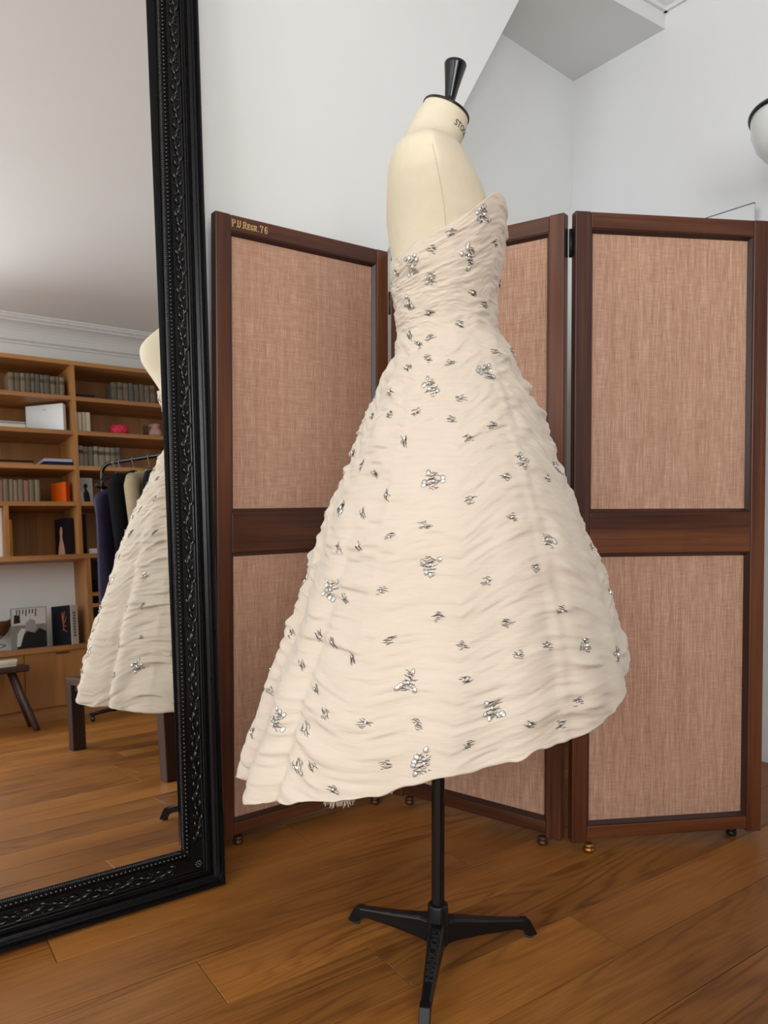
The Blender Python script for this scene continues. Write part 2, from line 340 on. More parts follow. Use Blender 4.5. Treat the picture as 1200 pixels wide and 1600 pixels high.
def gown(th, z, bump=1.0):
    """point (a, b, z) on the gown at angle th (0 front, 90 its right side) and height z"""
    th = np.asarray(th, float); z = np.asarray(z, float)
    bk = np.interp(z, _GZ, _GB); fr = np.interp(z, _GZ, _GF); sd = np.interp(z, _GZ, _GS)
    ca = (fr + bk) / 2; ra = (fr - bk) / 2
    u = th / (2 * np.pi)
    low = np.clip((.95 - z) / .55, 0, 1)
    # soft standing folds that grow towards the hem, with two deep pleats at the back
    fold = .016 * low ** 1.3 * vnoise(u, 0 * u + 1.7 + z * 1.2, 15, 11) + .006 * low * vnoise(u, z * 3, 34, 12)
    for c, am in ((141, .014), (163, .018), (-150, .014), (33, .008), (8, .012), (-70, .010)):
        d = np.degrees(np.arctan2(np.sin(th - np.radians(c)), np.cos(th - np.radians(c))))
        fold = fold + am * low ** 1.6 * (np.exp(-((d - 4) / 5.0) ** 2) - np.exp(-((d + 3) / 2.2) ** 2))
    r = 1.0 * ra
    h = fold
    # distance to nearest gore seam in metres
    ds = np.min(np.abs(np.arctan2(np.sin(th[..., None] - SEAMS), np.cos(th[..., None] - SEAMS))), axis=-1)
    dm = ds * np.maximum(sd, .05)
    sk = np.clip((ZW - z) / .05, 0, 1)                   # 1 on the skirt
    near = np.exp(-((dm - .03) / .045) ** 2)
    side = .45 + .75 * np.clip((np.abs(np.degrees(np.arctan2(np.sin(th - np.radians(93)), np.cos(th - np.radians(93))))) - 26) / 14, 0, 1)
    sag = .028 * (ds / np.radians(30)) ** 2 * np.clip((ZW - z) * 4, 0, 1) * 1.0
    zz = z + sag + .012 * vnoise(u, z * 9, 18, 21)
    slope = .05 * np.sin((th - np.radians(93)) * 3)
    zz = zz + slope * sk * .5
    w1 = vnoise(u, zz * 62, 20, 22); w2 = vnoise(u + .013, zz * 120, 44, 23); w3 = vnoise(u, zz * 26, 14, 24); w4 = vnoise(u, zz * 210, 60, 29)
    ridge = 1 - np.abs(w3) * 1.6
    skd = side * (.0019 * w1 * (1 + .9 * near) + .0012 * w2 * (1 + .8 * near) + .0038 * ridge * (.4 + near)) + .0007 * w4 + .0008 * w2
    seam = .0010 * np.exp(-(dm / .009) ** 2) - .0006 * np.exp(-((dm - .016) / .008) ** 2)
    skd = skd + seam * np.clip((ZW + .0 - z) * 12, 0, 1)
    # scalloped gathers along the back edge and over the front of the hips
    dB = np.degrees(np.arctan2(np.sin(th - np.radians(176)), np.cos(th - np.radians(176))))
    skd = skd + .0030 * np.exp(-(dB / 20) ** 2) * np.sin(z * 270 + 5 * vnoise(u, z * 30, 12, 31)) * np.clip((1.1 - z) * 6, 0, 1) * np.clip((z - .42) * 6, 0, 1) * (.5 + .5 * vnoise(u, z * 40, 16, 32))
    dF = np.degrees(np.arctan2(np.sin(th - np.radians(8)), np.cos(th - np.radians(8))))
    puff = np.exp(-(dF / 34) ** 2) * np.exp(-((z - 1.06) / .075) ** 2)
    skd = skd + puff * (.0095 * vnoise(u, zz * 48, 13, 41) + 0.0065 * (1 - 2 * np.abs(vnoise(u, zz * 38, 10, 42))))
    dF2 = np.exp(-(dF / 55) ** 2) * np.clip((1.0 - z) * 5, 0, 1) * np.clip((z - .62) * 5, 0, 1)
    skd = skd + dF2 * .006 * (1 - 2.2 * np.abs(vnoise(u, zz * 15 + 4, 9, 43)))
    # bodice: close ruching that follows the slanted top edge
    zt = ztop(th); sb = (zt - z) / np.maximum(zt - ZW, .05)
    q = sb * 17 + .9 * vnoise(u, sb * 5, 12, 61)
    b1 = vnoise(u, q, 22, 62); b2 = vnoise(u, q * 2.1, 40, 63); b3 = vnoise(u, q * .55, 14, 64); b4 = vnoise(u, q * 4, 70, 65)
    edge = .35 + .65 * np.clip(sb * 7, 0, 1)
    fs = 1 + .9 * np.exp(-(dF / 30) ** 2) + .5 * np.exp(-((np.degrees(th) % 360 - 152) / 30) ** 2)
    bod = edge * fs * (.0016 * b1 + .0010 * b2 + .0014 * (1 - 1.7 * np.abs(b3)) + .0004 * b4)
    h = h + bump * (skd * sk + bod * (1 - sk))
    n2 = np.hypot(np.cos(th) / ra, np.sin(th) / sd)
    na = np.cos(th) / ra / n2; nb_ = np.sin(th) / sd / n2
    a = ca + ra * np.cos(th) + na * h
    b = sd * np.sin(th) + nb_ * h
    return np.stack([a, b, z - .25 * h * sk * low], -1)

# ================================================================ the room
X0, X1, YW, ZC = -2.40, 2.345, 1.765, 2.67           # left wall, right wall, mirror wall, ceiling
RB = R(4.5)                                         # the bookcase wall stands slightly askew
BT = Vector((math.cos(RB), -math.sin(RB), 0)); BN = Vector((math.sin(RB), math.cos(RB), 0))   # along the bookcase, out into the room
BQ = Vector((.874, -1.923, 0))                      # a point on the bookcase front
BM = Matrix(((BT.x, BN.x, 0, BQ.x), (BT.y, BN.y, 0, BQ.y), (0, 0, 1, 0), (0, 0, 0, 1)))       # bookcase frame: x along, y out, z up
BD = .36                                            # wall lies this far behind the bookcase front
floor = struct(MB().box(X0 - .1, X1 + .1, -2.75, 2.3, -.12, -.022).build('floor', M['subfloor']), 'oak strip floor of the room')
PW, J0 = .1405, .7555
rnd = random.Random(7)
known = {1: [1.17], 2: [.78], 3: [.50], 4: [1.14], 0: [.30], 5: [1.72], -1: [1.9], 6: [.9]}
for k in range(-24, 12):
    y0 = J0 + k * PW; y1 = y0 + PW
    if y1 < -2.4 or y0 > 2.2: continue
    x = X0 - .05 - rnd.random() * .8
    cuts = [x]
    tgt = known.get(k)
    if tgt:
        c = tgt[0]; cuts = [c]
        while cuts[0] > X0: cuts.insert(0, cuts[0] - rnd.uniform(1.0, 1.7))
        while cuts[-1] < X1: cuts.append(cuts[-1] + rnd.uniform(1.0, 1.7))
    else:
        while cuts[-1] < X1: cuts.append(cuts[-1] + rnd.uniform(.9, 1.8))
    for a, b in zip(cuts, cuts[1:]):
        a = max(a, X0); b = min(b, X1)
        if b - a < .06: continue
        cx, cy = (a + b) / 2, (y0 + y1) / 2; g = .0008
        o = MB().cbox(a - cx + g, b - cx - g, y0 - cy + g, y1 - cy - g, -.022, 0, .0004).build('floor_plank', M['oak'], floor, (cx, cy, rnd.uniform(-.0004, 0)))
# mirror wall: its right end is cut on a slant under the beam
Mxz = Matrix(((1, 0, 0, 0), (0, 0, 1, 0), (0, 1, 0, 0), (0, 0, 0, 1)))
struct(MB().prism([(X0 - .1, 0), (1.04, 0), (1.04, 1.187), (1.777, 2.455), (X0 - .1, 2.455)], (YW, YW + .085), Mxz).build('wall_back', M['wall']), 'white wall with a slanted end behind the mirror')
# alcove wall behind it
ang = math.atan2(2.085 - 2.016, 2.345 - 1.905)
Ma = Matrix.Translation((2.345, 2.085, 0)) @ Matrix.Rotation(ang, 4, 'Z')
struct(MB().box(-1.55, .12, 0, .1, 0, 2.60, Ma).build('wall_alcove', M['wall']), 'white alcove wall beyond the slanted wall')
struct(MB().box(X1, X1 + .1, -2.75, 2.25, 0, ZC).build('wall_right', M['wall_right']), 'cool white right wall behind the folding screen')
struct(MB().box(X0 - .1, X1 + .1, -2.75, 2.3, ZC, ZC + .1).build('ceiling', M['ceiling']), 'grey white ceiling')
struct(MB().box(X0, X1, 1.672, 2.2, 2.455, ZC).build('trim_1', M['ceiling']), 'boxed ceiling beam over the mirror wall')
CORN = [(d_, z_ + .04 if z_ < ZC - .001 else z_) for d_, z_ in [(0, 2.468), (.012, 2.468), (.012, 2.482), (.022, 2.486), (.030, 2.492), (.030, 2.504)] + [(.030 + .085 * (1 - math.cos(a)), 2.504 + .085 * math.sin(a)) for a in [R(15 * i) for i in range(1, 7)]] + [(.118, 2.596), (.130, 2.602), (.142, 2.606), (.142, 2.618), (.155, 2.618), (.155, ZC), (0, ZC)]]
def cornice(name, p, d, nrm, length, label):
    d = Vector(d); nrm = Vector(nrm); p = Vector(p)
    m = Matrix(((nrm.x, 0, d.x, p.x), (nrm.y, 0, d.y, p.y), (0, 1, 0, 0), (0, 0, 0, 1)))
    struct(MB().prism(CORN, (0, length), m).build(name, M['ceiling']), label)
cornice('trim_2', (X0, 1.672, 0), (1, 0, 0), (0, -1, 0), X1 - X0, 'moulded cornice along the ceiling beam')
cornice('trim_3', (X1, -2.6, 0), (0, 1, 0), (-1, 0, 0), 4.272, 'moulded cornice along the right wall')
wb = BQ - BN * BD
cornice('trim_4', wb - BT * 3.3, BT, BN, 4.85, 'moulded cornice above the bookcase')
# left wall with two tall windows, rear wall with one
m = MB()
for y0, y1, z0, z1 in ((-2.75, -1.5, 0, ZC), (-.4, 0, 0, ZC), (1.1, 2.3, 0, ZC), (-1.5, -.4, 0, .95), (-1.5, -.4, 2.42, ZC), (0, 1.1, 0, .95), (0, 1.1, 2.42, ZC)): m.box(X0 - .1, X0, y0, y1, z0, z1)
struct(m.build('wall_left', M['wall']), 'white wall with two tall windows')
Mw = Matrix(((BT.x, BN.x, 0, wb.x), (BT.y, BN.y, 0, wb.y), (0, 0, 1, 0), (0, 0, 0, 1)))
m = MB()
wx0, wx1 = -2.10, -.80
for a, b, z0, z1 in ((-3.4, wx0, 0, ZC), (wx1, 1.7, 0, ZC), (wx0, wx1, 0, .95), (wx0, wx1, 2.42, ZC)): m.box(a, b, -.1, 0, z0, z1, Mw)
struct(m.build('wall_front', M['wall']), 'white wall behind the bookcase')
def window(name, m4, wd, label):
    """casement in local xz, opening centred on x, room on +y"""
    o = struct(MB().build(name, None) if 0 else empty(name), label); o.matrix_world = m4
    z0, z1 = .95, 2.42
    f = MB()
    for a, b, c, d in ((-wd / 2, -wd / 2 + .06, z0, z1), (wd / 2 - .06, wd / 2, z0, z1), (-wd / 2 + .06, wd / 2 - .06, z0, z0 + .07), (-wd / 2 + .06, wd / 2 - .06, z1 - .06, z1), (-.04, .04, z0 + .07, z1 - .06)): f.box(a, b, -.07, -.02, c, d)
    f.build('window_frame', M['board'], o)
    for s in (-1, 1):
        for zz in (1.42, 1.90): MB().box(min(s * .04, s * (wd / 2 - .06)), max(s * .04, s * (wd / 2 - .06)), -.06, -.035, zz, zz + .025).build('glazing_bar', M['board'], o)
        MB().box(min(s * .04, s * (wd / 2 - .06)), max(s * .04, s * (wd / 2 - .06)), -.052, -.046, z0 + .07, z1 - .06).build('pane', M['pane'], o)
t = NT('window_glass'); t.P(Base_Color=(1, 1, 1, 1), Transmission_Weight=1.0, Roughness=.0, IOR=1.45); M['pane'] = t.m
window('window_1', Matrix.Translation((X0, -.95, 0)) @ Matrix.Rotation(R(-90), 4, 'Z'), 1.1, 'tall casement window in the left wall near the bookcase')
window('window_2', Matrix.Translation((X0, .55, 0)) @ Matrix.Rotation(R(-90), 4, 'Z'), 1.1, 'tall casement window in the left wall near the mirror')
window('window_3', Mw @ Matrix.Translation(((wx0 + wx1) / 2, 0, 0)), 1.3, 'tall casement window beside the bookcase')

# ================================================================ leaning mirror
FL = R(3.75)                                          # lean of the frame
mir = empty('floor_mirror', (.65, 1.534, 0)); mir.rotation_euler = (-FL, 0, 0); mir.location.z = .004     # local: x left is negative, z up along the frame, y into the frame
tag(mir, 'tall black carved floor mirror leaning against the white wall', 'mirror')
MWD, MH, FW = 1.15, 2.32, .098
# frame section: distance from the outer edge, depth in front (negative y) of the back; front plane at y=0
SEC = [(0, .062), (0, .004), (.003, 0), (.008, 0), (.010, .004), (.012, .009), (.017, .014), (.0235, .0165), (.030, .0145), (.0345, .009), (.0365, .0045), (.040, .0040), (.0415, .008), (.044, .009), (.0455, .0145),
       (.048, .0155), (.0705, .0160), (.072, .0125), (.0755, .0125), (.077, .017), (.0775, .0215), (.0875, .0225), (.0885, .0205), (.0935, .0225), (.0965, .0275), (.0965, .062)]
def rail(corner0, axis, inward, length):
    """mitred frame member in the mirror plane"""
    ax = Vector(axis); inw = Vector(inward); c = Vector(corner0); n = len(SEC); vs = []
    for d, y in SEC: d *= .93; vs.append(c + inw * d + ax * d + Vector((0, y, 0)))
    for d, y in SEC: d *= .93; vs.append(c + inw * d + ax * (length - d) + Vector((0, y, 0)))
    fs = [(i, (i + 1) % n, n + (i + 1) % n, n + i) for i in range(n)]
    if ax.cross(inw).y < 0: fs = [q[::-1] for q in fs]
    return MB().add(vs, fs, False), c, ax, inw
rr_ = random.Random(3)
for cnr, ax, inw, ln in (((0, 0, 0), (0, 0, 1), (-1, 0, 0), MH), ((0, 0, 0), (-1, 0, 0), (0, 0, 1), MWD), ((-MWD, 0, 0), (0, 0, 1), (1, 0, 0), MH), ((0, 0, MH), (-1, 0, 0), (0, 0, -1), MWD)):
    mb, c, ax, inw = rail(cnr, ax, inw, ln)
    fr = mb.build('frame_rail', M['black_frame'], mir)
    def at(al, d, y): return c + ax * al + inw * d * .93 + Vector((0, y, 0))
    se = [at(.0985 - .0, .0985, .026), at(ln - .0985, .0985, .026), at(ln - .0985, .0985, .080), at(.0985, .0985, .080), at(.0985, .0967, .026), at(ln - .0985, .0967, .026), at(ln - .0985, .0967, .080), at(.0985, .0967, .080)]
    MB().add(se, [(0, 1, 2, 3), (7, 6, 5, 4), (0, 4, 5, 1), (1, 5, 6, 2), (2, 6, 7, 3), (3, 7, 4, 0)]).build('sight_edge', M['matte_black'], fr)
    # bead row
    b = MB(); pitch = .0088; k = .083
    while k < ln - .083: b.ball(at(k, .0825, .0205), .0036, seg=8, rings=5); k += pitch
    o = b.build('bead_row', M['black_gloss'], fr); o['kind'] = 'stuff'
    # twisted cord inside the beads
    b = MB(); k = .091
    while k < ln - .091:
        b.tube([at(k, .0885, .0200), at(k + .0035, .0935, .0215)], .0016, 5); k += .0042
    o = b.build('cord_moulding', M['black_gloss'], fr); o['kind'] = 'stuff'
    # scrolling vine with paired leaves in the carved band
    b = MB(); mid = .0592; k = .10; wv = []
    n_ = int((ln - .2) / .006)
    for i in range(n_ + 1):
        al = .10 + (ln - .2) * i / n_; wv.append(at(al, mid + .0050 * math.sin(al * 2 * math.pi / .084), .0150))
    b.tube(wv, .0019, 6)
    i = 0
    while k < ln - .10:
        ph = math.sin(k * 2 * math.pi / .084); s = 1 if math.cos(k * 2 * math.pi / .084) > 0 else -1
        for q in (0, 1):
            s2 = s if q == 0 else -s
            p0 = at(k + q * .009, mid + .005 * ph, .0150); p1 = at(k + q * .009 + .010, mid + .005 * ph + s2 * .0052, .0128); p2 = at(k + q * .009 + .0175 + rr_.uniform(-.002, .002), mid + .004 * ph + s2 * (.0068 - q * .002), .0148)
            b.tube([p0, p0.lerp(p1, .5) + Vector((0, -.0008, 0)), p1, p1.lerp(p2, .5), p2], [.0009, .0026, .0033, .0024, .0006], 6, upv=(0, 1, 0), flat=.7)
        if i % 3 == 1:
            for j in range(3): b.ball(at(k + .012 + .004 * j, mid + s * .0082 - .0012 * s * j, .0140), .0020, seg=6, rings=4)
        if i % 2 == 0:
            pts = [at(k + .014 + .0052 * math.cos(a) * (1 - a / 9), mid - s * .0055 + .0052 * math.sin(a) * (1 - a / 9), .0142) for a in [j * .7 for j in range(9)]]
            b.tube(pts, .0011, 5)
        k += .021; i += 1
    o = b.build('carved_foliage', M['black_gloss'], fr); o['kind'] = 'stuff'
for sx in (0, 1):
    for sz in (0, 1):
        cx = -.0553 if sx == 0 else -MWD + .0553; cz = .0553 if sz == 0 else MH - .0553
        b = MB()
        for k in range(10):
            a = 2 * math.pi * k / 10
            b.tube([(cx + .002 * math.cos(a), .013, cz + .002 * math.sin(a)), (cx + .006 * math.cos(a), .0112, cz + .006 * math.sin(a)), (cx + .0098 * math.cos(a), .0150, cz + .0098 * math.sin(a))], [.0016, .0026, .0012], 6, upv=(0, 1, 0), flat=.8)
        b.ball((cx, .012, cz), .0032, seg=10, rings=6)
        b.build('corner_rosette', M['black_gloss'], mir)
# glass sits loosely in the frame, tipped back a little more than it
GL = R(4.62)
g0, g1 = .090, MH - .090
def gy(z): return .0245 + (z) * math.tan(GL - FL)
def gp(x, z, o=0): return (x, gy(z) + o, z)
xa, xb = -MWD + .086, -.086
MB().add([gp(xa, g0 - .004), gp(xb, g0 - .004), gp(xb, g1 + .004), gp(xa, g1 + .004), gp(xa, g0 - .004, .004), gp(xb, g0 - .004, .004), gp(xb, g1 + .004, .004), gp(xa, g1 + .004, .004)],
         [(0, 1, 2, 3), (7, 6, 5, 4), (0, 4, 5, 1), (1, 5, 6, 2), (2, 6, 7, 3), (3, 7, 4, 0)]).build('mirror_glass', M['mirror'], mir)
MB().box(-MWD + .02, -.02, .094, .100, .02, MH - .02).build('back_board', M['dark_wood'], mir)

# ================================================================ folding screen
scr = tag(empty('folding_screen', (1.25, 1.4, 0)), 'three-panel mahogany folding screen filled with pink beige woven cloth', 'folding screen')
TH, ST, ZB, ZT = .026, .038, .018, 1.50
def screen_panel(A, B, letter=False):
    A = Vector((*A, 0)); B = Vector((*B, 0)); d = (B - A); L = d.length
    p = empty('screen_panel', A - Vector(scr.location), math.atan2(d.y, d.x), scr)
    # local x along the panel, y backwards, z up
    for x in (0, L - ST): bevel(MB().box(0, ST, 0, TH, ZB, ZT).build('stile', M['mahogany_v'], p, (x, 0, 0)), .0025)
    for z0, z1 in ((.026, .046 + .010), (.704, .800), (1.462, 1.499)):
        o = MB().box(ST - L / 2 + .0006, L / 2 - ST - .0006, .0006, TH - .0006, z0, z1).build('rail', M['mahogany_h'], p, (L / 2, 0, 0)); bevel(o, .0018)
    for z0, z1 in ((.056, .704), (.800, 1.462)):
        MB().box(ST - L / 2 + .001, L / 2 - ST - .001, .014, .019, z0 + .001, z1 - .001).build('cloth_panel', M['cloth_panel'], p, (L / 2, 0, 0))
        # sloped glazing bead round the cloth
        x0, x1 = ST, L - ST; w_ = .009
        for (xa_, za), (xb_, zb), (ix, iz) in (((x0, z0), (x1, z0), (0, 1)), ((x1, z0), (x1, z1), (-1, 0)), ((x1, z1), (x0, z1), (0, -1)), ((x0, z1), (x0, z0), (1, 0))):
            m = MB(); P0 = Vector((xa_, 0, za)); P1 = Vector((xb_, 0, zb)); dd = (P1 - P0).normalized(); inn = Vector((ix, 0, iz))
            vs = []
            for P, sgn in ((P0, 1), (P1, -1)):
                for dn, yy in ((0, .0025), (.0022, .0025), (w_, .0125), (w_, .0145), (0, .0145)): vs.append(P + inn * dn + dd * dn * sgn + Vector((0, yy, 0)))
            m.add(vs, [(i, (i + 1) % 5, 5 + (i + 1) % 5, 5 + i) for i in range(5)] + [(4, 3, 2, 1, 0), (5, 6, 7, 8, 9)])
            m.build('glazing_bead', M['dark_bead'], p)
    return p, L
p1, L1 = screen_panel((.70, 1.695), (1.2045, 1.7195))
p2, L2 = screen_panel((1.2070, 1.711), (1.372, 1.245))
p3, L3 = screen_panel((1.386, 1.222), (1.820, 1.004))
def foot(p, x, y, mat):
    MB().lathe([(.010, 0), (.0125, .003), (.0125, .008), (.0095, .010), (.0115, .013), (.0115, .017), (.008, .020)], 16).build('foot', mat, p, (x, y, 0))
for p, L in ((p1, L1), (p2, L2)):
    foot(p, .055, .012, M['bronze']); foot(p, L - .045, .0, M['bronze'])
foot(p3, .040, -.006, M['brass']); foot(p3, L3 - .06, .03, M['iron'])
for z in (1.40, .28):
    MB().tube([(L2 + .0075, .0225, z), (L2 + .0075, .0225, z + .065)], .0045, 10).box(L2 - .0005, L2 + .0010, .004, .0225, z, z + .065).build('hinge', M['iron'], p2)
    MB().box(-.0010, .0006, .004, .0225, z, z + .065).build('hinge_leaf', M['iron'], p3)
for z in (1.33, .25):
    MB().tube([(L1 + .0015, -.0035, z), (L1 + .0015, -.0035, z + .06)], .0035, 10).build('hinge', M['bronze'], p1)
# painted inscription on the left panel's top rail
GLY = {'P': [[(0, 0), (0, 1)], [(0, 1), (.32, 1), (.5, .92), (.55, .76), (.5, .6), (.32, .5), (0, .5)], [(-.12, 0), (.14, 0)], [(-.12, 1), (.1, 1)]],
       'U': [[(0, 1), (0, .3), (.08, .1), (.28, 0), (.46, .1), (.54, .3), (.54, 1)], [(-.12, 1), (.12, 1)], [(.42, 1), (.66, 1)]],
       'R': [[(0, 0), (0, 1)], [(0, 1), (.32, 1), (.5, .92), (.53, .77), (.48, .6), (.32, .52), (0, .52)], [(.28, .52), (.5, .12), (.6, 0), (.7, 0)], [(-.12, 0), (.14, 0)], [(-.12, 1), (.1, 1)]],
       'E': [[(0, 0), (0, 1)], [(-.12, 1), (.52, 1), (.52, .8)], [(0, .52), (.36, .52)], [(.36, .64), (.36, .4)], [(-.12, 0), (.52, 0), (.55, .22)]],
       'G': [[(.56, .78), (.5, .93), (.3, 1), (.1, .9), (0, .68), (0, .32), (.1, .1), (.3, 0), (.5, .06), (.56, .2), (.56, .46), (.36, .46)]],
       '7': [[(0, .78), (0, 1), (.6, 1), (.42, .62), (.30, .3), (.26, 0)], [(.12, 0), (.40, 0)]],
       '6': [[(.56, .84), (.46, .97), (.3, 1), (.12, .88), (.02, .6), (.0, .32), (.1, .08), (.3, 0), (.5, .1), (.57, .3), (.5, .5), (.3, .58), (.1, .48), (.02, .32)]], '.': [[(.05, .0), (.05, .09)]]}
def stroke_text(items, thick):
    """items: (glyph, x, base, height, width factor); flat ribbons in xz, facing -y"""
    m = MB()
    for g, x, z, h, wf in items:
        for pl in GLY[g]:
            for (a, b), (c, d) in zip(pl, pl[1:]):
                P = Vector((x + a * h * wf, 0, z + b * h)); Q = Vector((x + c * h * wf, 0, z + d * h)); dr = (Q - P)
                if dr.length < 1e-6: continue
                dr.normalize(); nn = Vector((-dr.z, 0, dr.x)) * thick * (.55 if abs(dr.z) < .3 else 1.0); e = dr * thick * .4
                vs = [P - e - nn, Q + e - nn, Q + e + nn, P - e + nn]
                m.add([v + Vector((0, -.0004, 0)) for v in vs] + [v + Vector((0, .0002, 0)) for v in vs], [(0, 1, 2, 3), (7, 6, 5, 4), (0, 4, 5, 1), (1, 5, 6, 2), (2, 6, 7, 3), (3, 7, 4, 0)])
    return m
xs = .0435; zb = 1.4725; hh = .0155; items = []
for g, h, dx in (('P', hh, .0125), ('.', hh, .0045), ('U', hh, .0145), ('.', hh, .0045), ('R', hh * .98, .0135), ('E', hh * .80, .0112), ('G', hh * .74, .0112), ('R', hh * .78, .0125), ('.', hh, .0068), ('7', hh, .0150), ('6', hh, .013)):
    items.append((g, xs, zb, h, .74)); xs += dx * .80
ins = stroke_text(items, .0011).build('inscription', M['gold_ink'], p1); ins['label'] = 'pale gold painted letters P.U.Regr.76'

# ================================================================ dress form and gown
AX = Vector((.866, 1.078, 0)); FA = R(-34.7)         # the form faces local +x; local -y is the side turned to the camera
form = tag(empty('dress_form', AX, FA), 'cream linen dress form on a black three-legged stand', 'dress form')
# torso rings: height, back, front, half width, squareness
TR = [(1.00, -.085, .10, .135), (1.06, -.072, .090, .112), (1.128, -.062, .084, .088), (1.18, -.068, .086, .098), (1.25, -.082, .096, .120), (1.30, -.090, .099, .150), (1.335, -.094, .084, .170), (1.36, -.094, .070, .182),
      (1.380, -.0935, .059, .184), (1.396, -.092, .050, .182), (1.408, -.090, .044, .175), (1.418, -.087, .039, .162), (1.428, -.084, .036, .143), (1.438, -.081, .033, .118), (1.447, -.077, .0315, .095), (1.456, -.072, .033, .076), (1.466, -.065, .0335, .061), (1.476, -.058, .037, .052), (1.488, -.050, .041, .047), (1.505, -.038, .046, .044), (1.522, -.026, .051, .042)]
tz, (tb, tf, ts) = _table(TR, 1.0, 1.522, 300, 8)
NR, NC = 150, 128
def torso(t_, z, k_=1.0):
    b_, f_, s_ = np.interp(z, tz, tb), np.interp(z, tz, tf), np.interp(z, tz, ts); ca, ra = (f_ + b_) / 2, (f_ - b_) / 2
    zone = np.clip((z - 1.30) / .06, 0, 1) * np.clip((1.462 - z) / .02, 0, 1)          # shoulder: blunt ends, slim towards the chest
    c_, s1 = np.cos(t_), np.sin(t_)
    a = ca + ra * k_ * np.where(c_ > 0, c_ * np.abs(c_) ** (.55 * zone), c_ * np.abs(c_) ** (.2 * zone))
    b = s_ * k_ * np.sign(s1) * np.abs(s1) ** (.95 - .35 * zone)
    return np.stack([a, -b, z - np.clip((z - 1.454) / .05, 0, 1) * .43 * (a - ca)], -1)    # neck top is cut on a slant
zz = np.linspace(1.0, 1.522, NR)
th = np.linspace(0, 2 * np.pi, NC, endpoint=False)
rows = [torso(th, np.full_like(th, z)) for z in zz]
P = np.array(rows)
grid_mesh('torso', P, M['form_cloth'], form, True, flip=True)
ring = P[-1]; cen = ring.mean(0)
fn = np.cross(ring[NC // 4] - ring[0], ring[NC // 2] - ring[0]); fn /= np.linalg.norm(fn)
if fn[2] < 0: fn = -fn
cp = [cen + (ring - cen) * k + fn * h for k, h in ((1.0, 0.0), (1.035, -.001), (1.045, .001), (1.03, .0035), (.9, .0045), (.02, .0050))]
grid_mesh('neck_cap', np.array(cp), M['lacquer'], form, True, flip=True)
up_ = Vector((math.sin(R(9)), 0, math.cos(R(9)))); q_ = Vector((0, 0, 1)).rotation_difference(up_).to_matrix().to_4x4()
kb = Vector(cen) + Vector((.004, 0, .003))
MB().lathe([(.0165, -.004), (.0165, .003), (.013, .0065), (.0098, .0085), (.0115, .0115), (.0115, .0135), (.0090, .0165), (.0098, .022), (.0125, .040), (.0160, .060), (.0195, .0775), (.0200, .0805), (.0188, .0835), (.012, .0865), (.0001, .0875)], 32, Matrix.Translation(kb) @ q_).build('neck_finial', M['lacquer'], form)
# maker's name printed round the front of the neck
tm = text_mesh('STOCKMAN', .0190, .0002, 1.0, .0001)
for v in tm.vertices:
    q = torso(np.array(.14 - v.co.x * .70 / .043), np.array(1.4965 + v.co.y * .93), 1.010)
    v.co = tuple(float(x) for x in q)
tm.materials.append(M['ink']); link('maker_lettering', tm, form)
# stitched seam down the arm plate
sp = []
for i in range(40): sp.append(tuple(float(x) for x in torso(np.array(R(97 - 4 * i / 39)), np.array(1.385 - .12 * i / 39), 1.002)))
m = MB()
for i in range(0, 39, 1): m.tube([sp[i], [(x * .6 + y * .4) for x, y in zip(sp[i + 1], sp[i])]], .0005, 5)
m.build('side_seam', M['seam'], form)
# fluted pole, hub and three cast legs
m = MB(); NCf = 64; vs = []; pr = [.099, .10, 1.02]
Pp = []
for z in (.06, .30, .60, 1.02):
    a = np.linspace(0, 2 * np.pi, NCf, endpoint=False); r = .0118 - .0009 * (np.cos(a * 8) > .72)
    Pp.append(np.stack([r * np.cos(a), r * np.sin(a), 0 * a + z], -1))
grid_mesh('pole', np.array(Pp), M['lacquer'], form, True)
MB().lathe([(.020, .028), (.0215, .034), (.0205, .070), (.0185, .076), (.0185, .098), (.0165, .101), (.0125, .1015)], 32).build('hub', M['cast'], form)
feet = [(.805, 1.263), (1.062, 1.031), (.730, .942)]
LL = .197
for i, (fx, fy) in enumerate(feet):
    w3 = Vector((fx, fy, 0)) - AX; a = math.atan2(w3.y, w3.x) - FA
    m = MB()
    # bevelled bar: wide and deep at the hub, slim at the tip, with a turned-down foot
    st = [(.012, .030, .072, .0150), (.030, .032, .0715, .0145), (.09, .029, .056, .0115), (.160, .0225, .0405, .0090), (.176, .018, .0370, .0090)]
    vs = []; fs = []
    for x, z0, z1, hw in st:
        c = hw * .35
        vs += [(x, -hw, z0), (x, hw, z0), (x, hw, z1 - c), (x, hw - c, z1), (x, -hw + c, z1), (x, -hw, z1 - c)]
    n = len(st)
    for s in range(n - 1):
        for k in range(6): fs.append((s * 6 + k, s * 6 + (k + 1) % 6, (s + 1) * 6 + (k + 1) % 6, (s + 1) * 6 + k))
    fs += [tuple(range(6))[::-1]]
    m.add(vs, [q[::-1] for q in fs])
    tip = [(.176, .037), (.190, .0345), (.2055, .006), (.2035, .003), (.186, .004), (.176, .018)]
    m.prism([(x, z) for x, z in tip], (-.0090, .0090), Matrix(((1, 0, 0, 0), (0, 0, 1, 0), (0, 1, 0, 0), (0, 0, 0, 1))))
    leg = m.build('leg', M['cast'], form, (0, 0, 0), (0, 0, a)); bevel(leg, .0012)
    MB().lathe([(.0085, 0), (.0085, .004), (.006, .005)], 16).build('rubber_foot', M['ink'], leg, (.192, 0, 0))
    if i == 2:
        tm = text_mesh('STOCKMAN', .0205, .0018, .98, .0002); tm.materials.append(M['worn_cast'])
        o = link('raised_lettering', tm, leg); sl = math.atan2(.0715 - .0405, .13)
        o.location = (.088, 0, .0588); o.rotation_euler = (0, sl, 0)

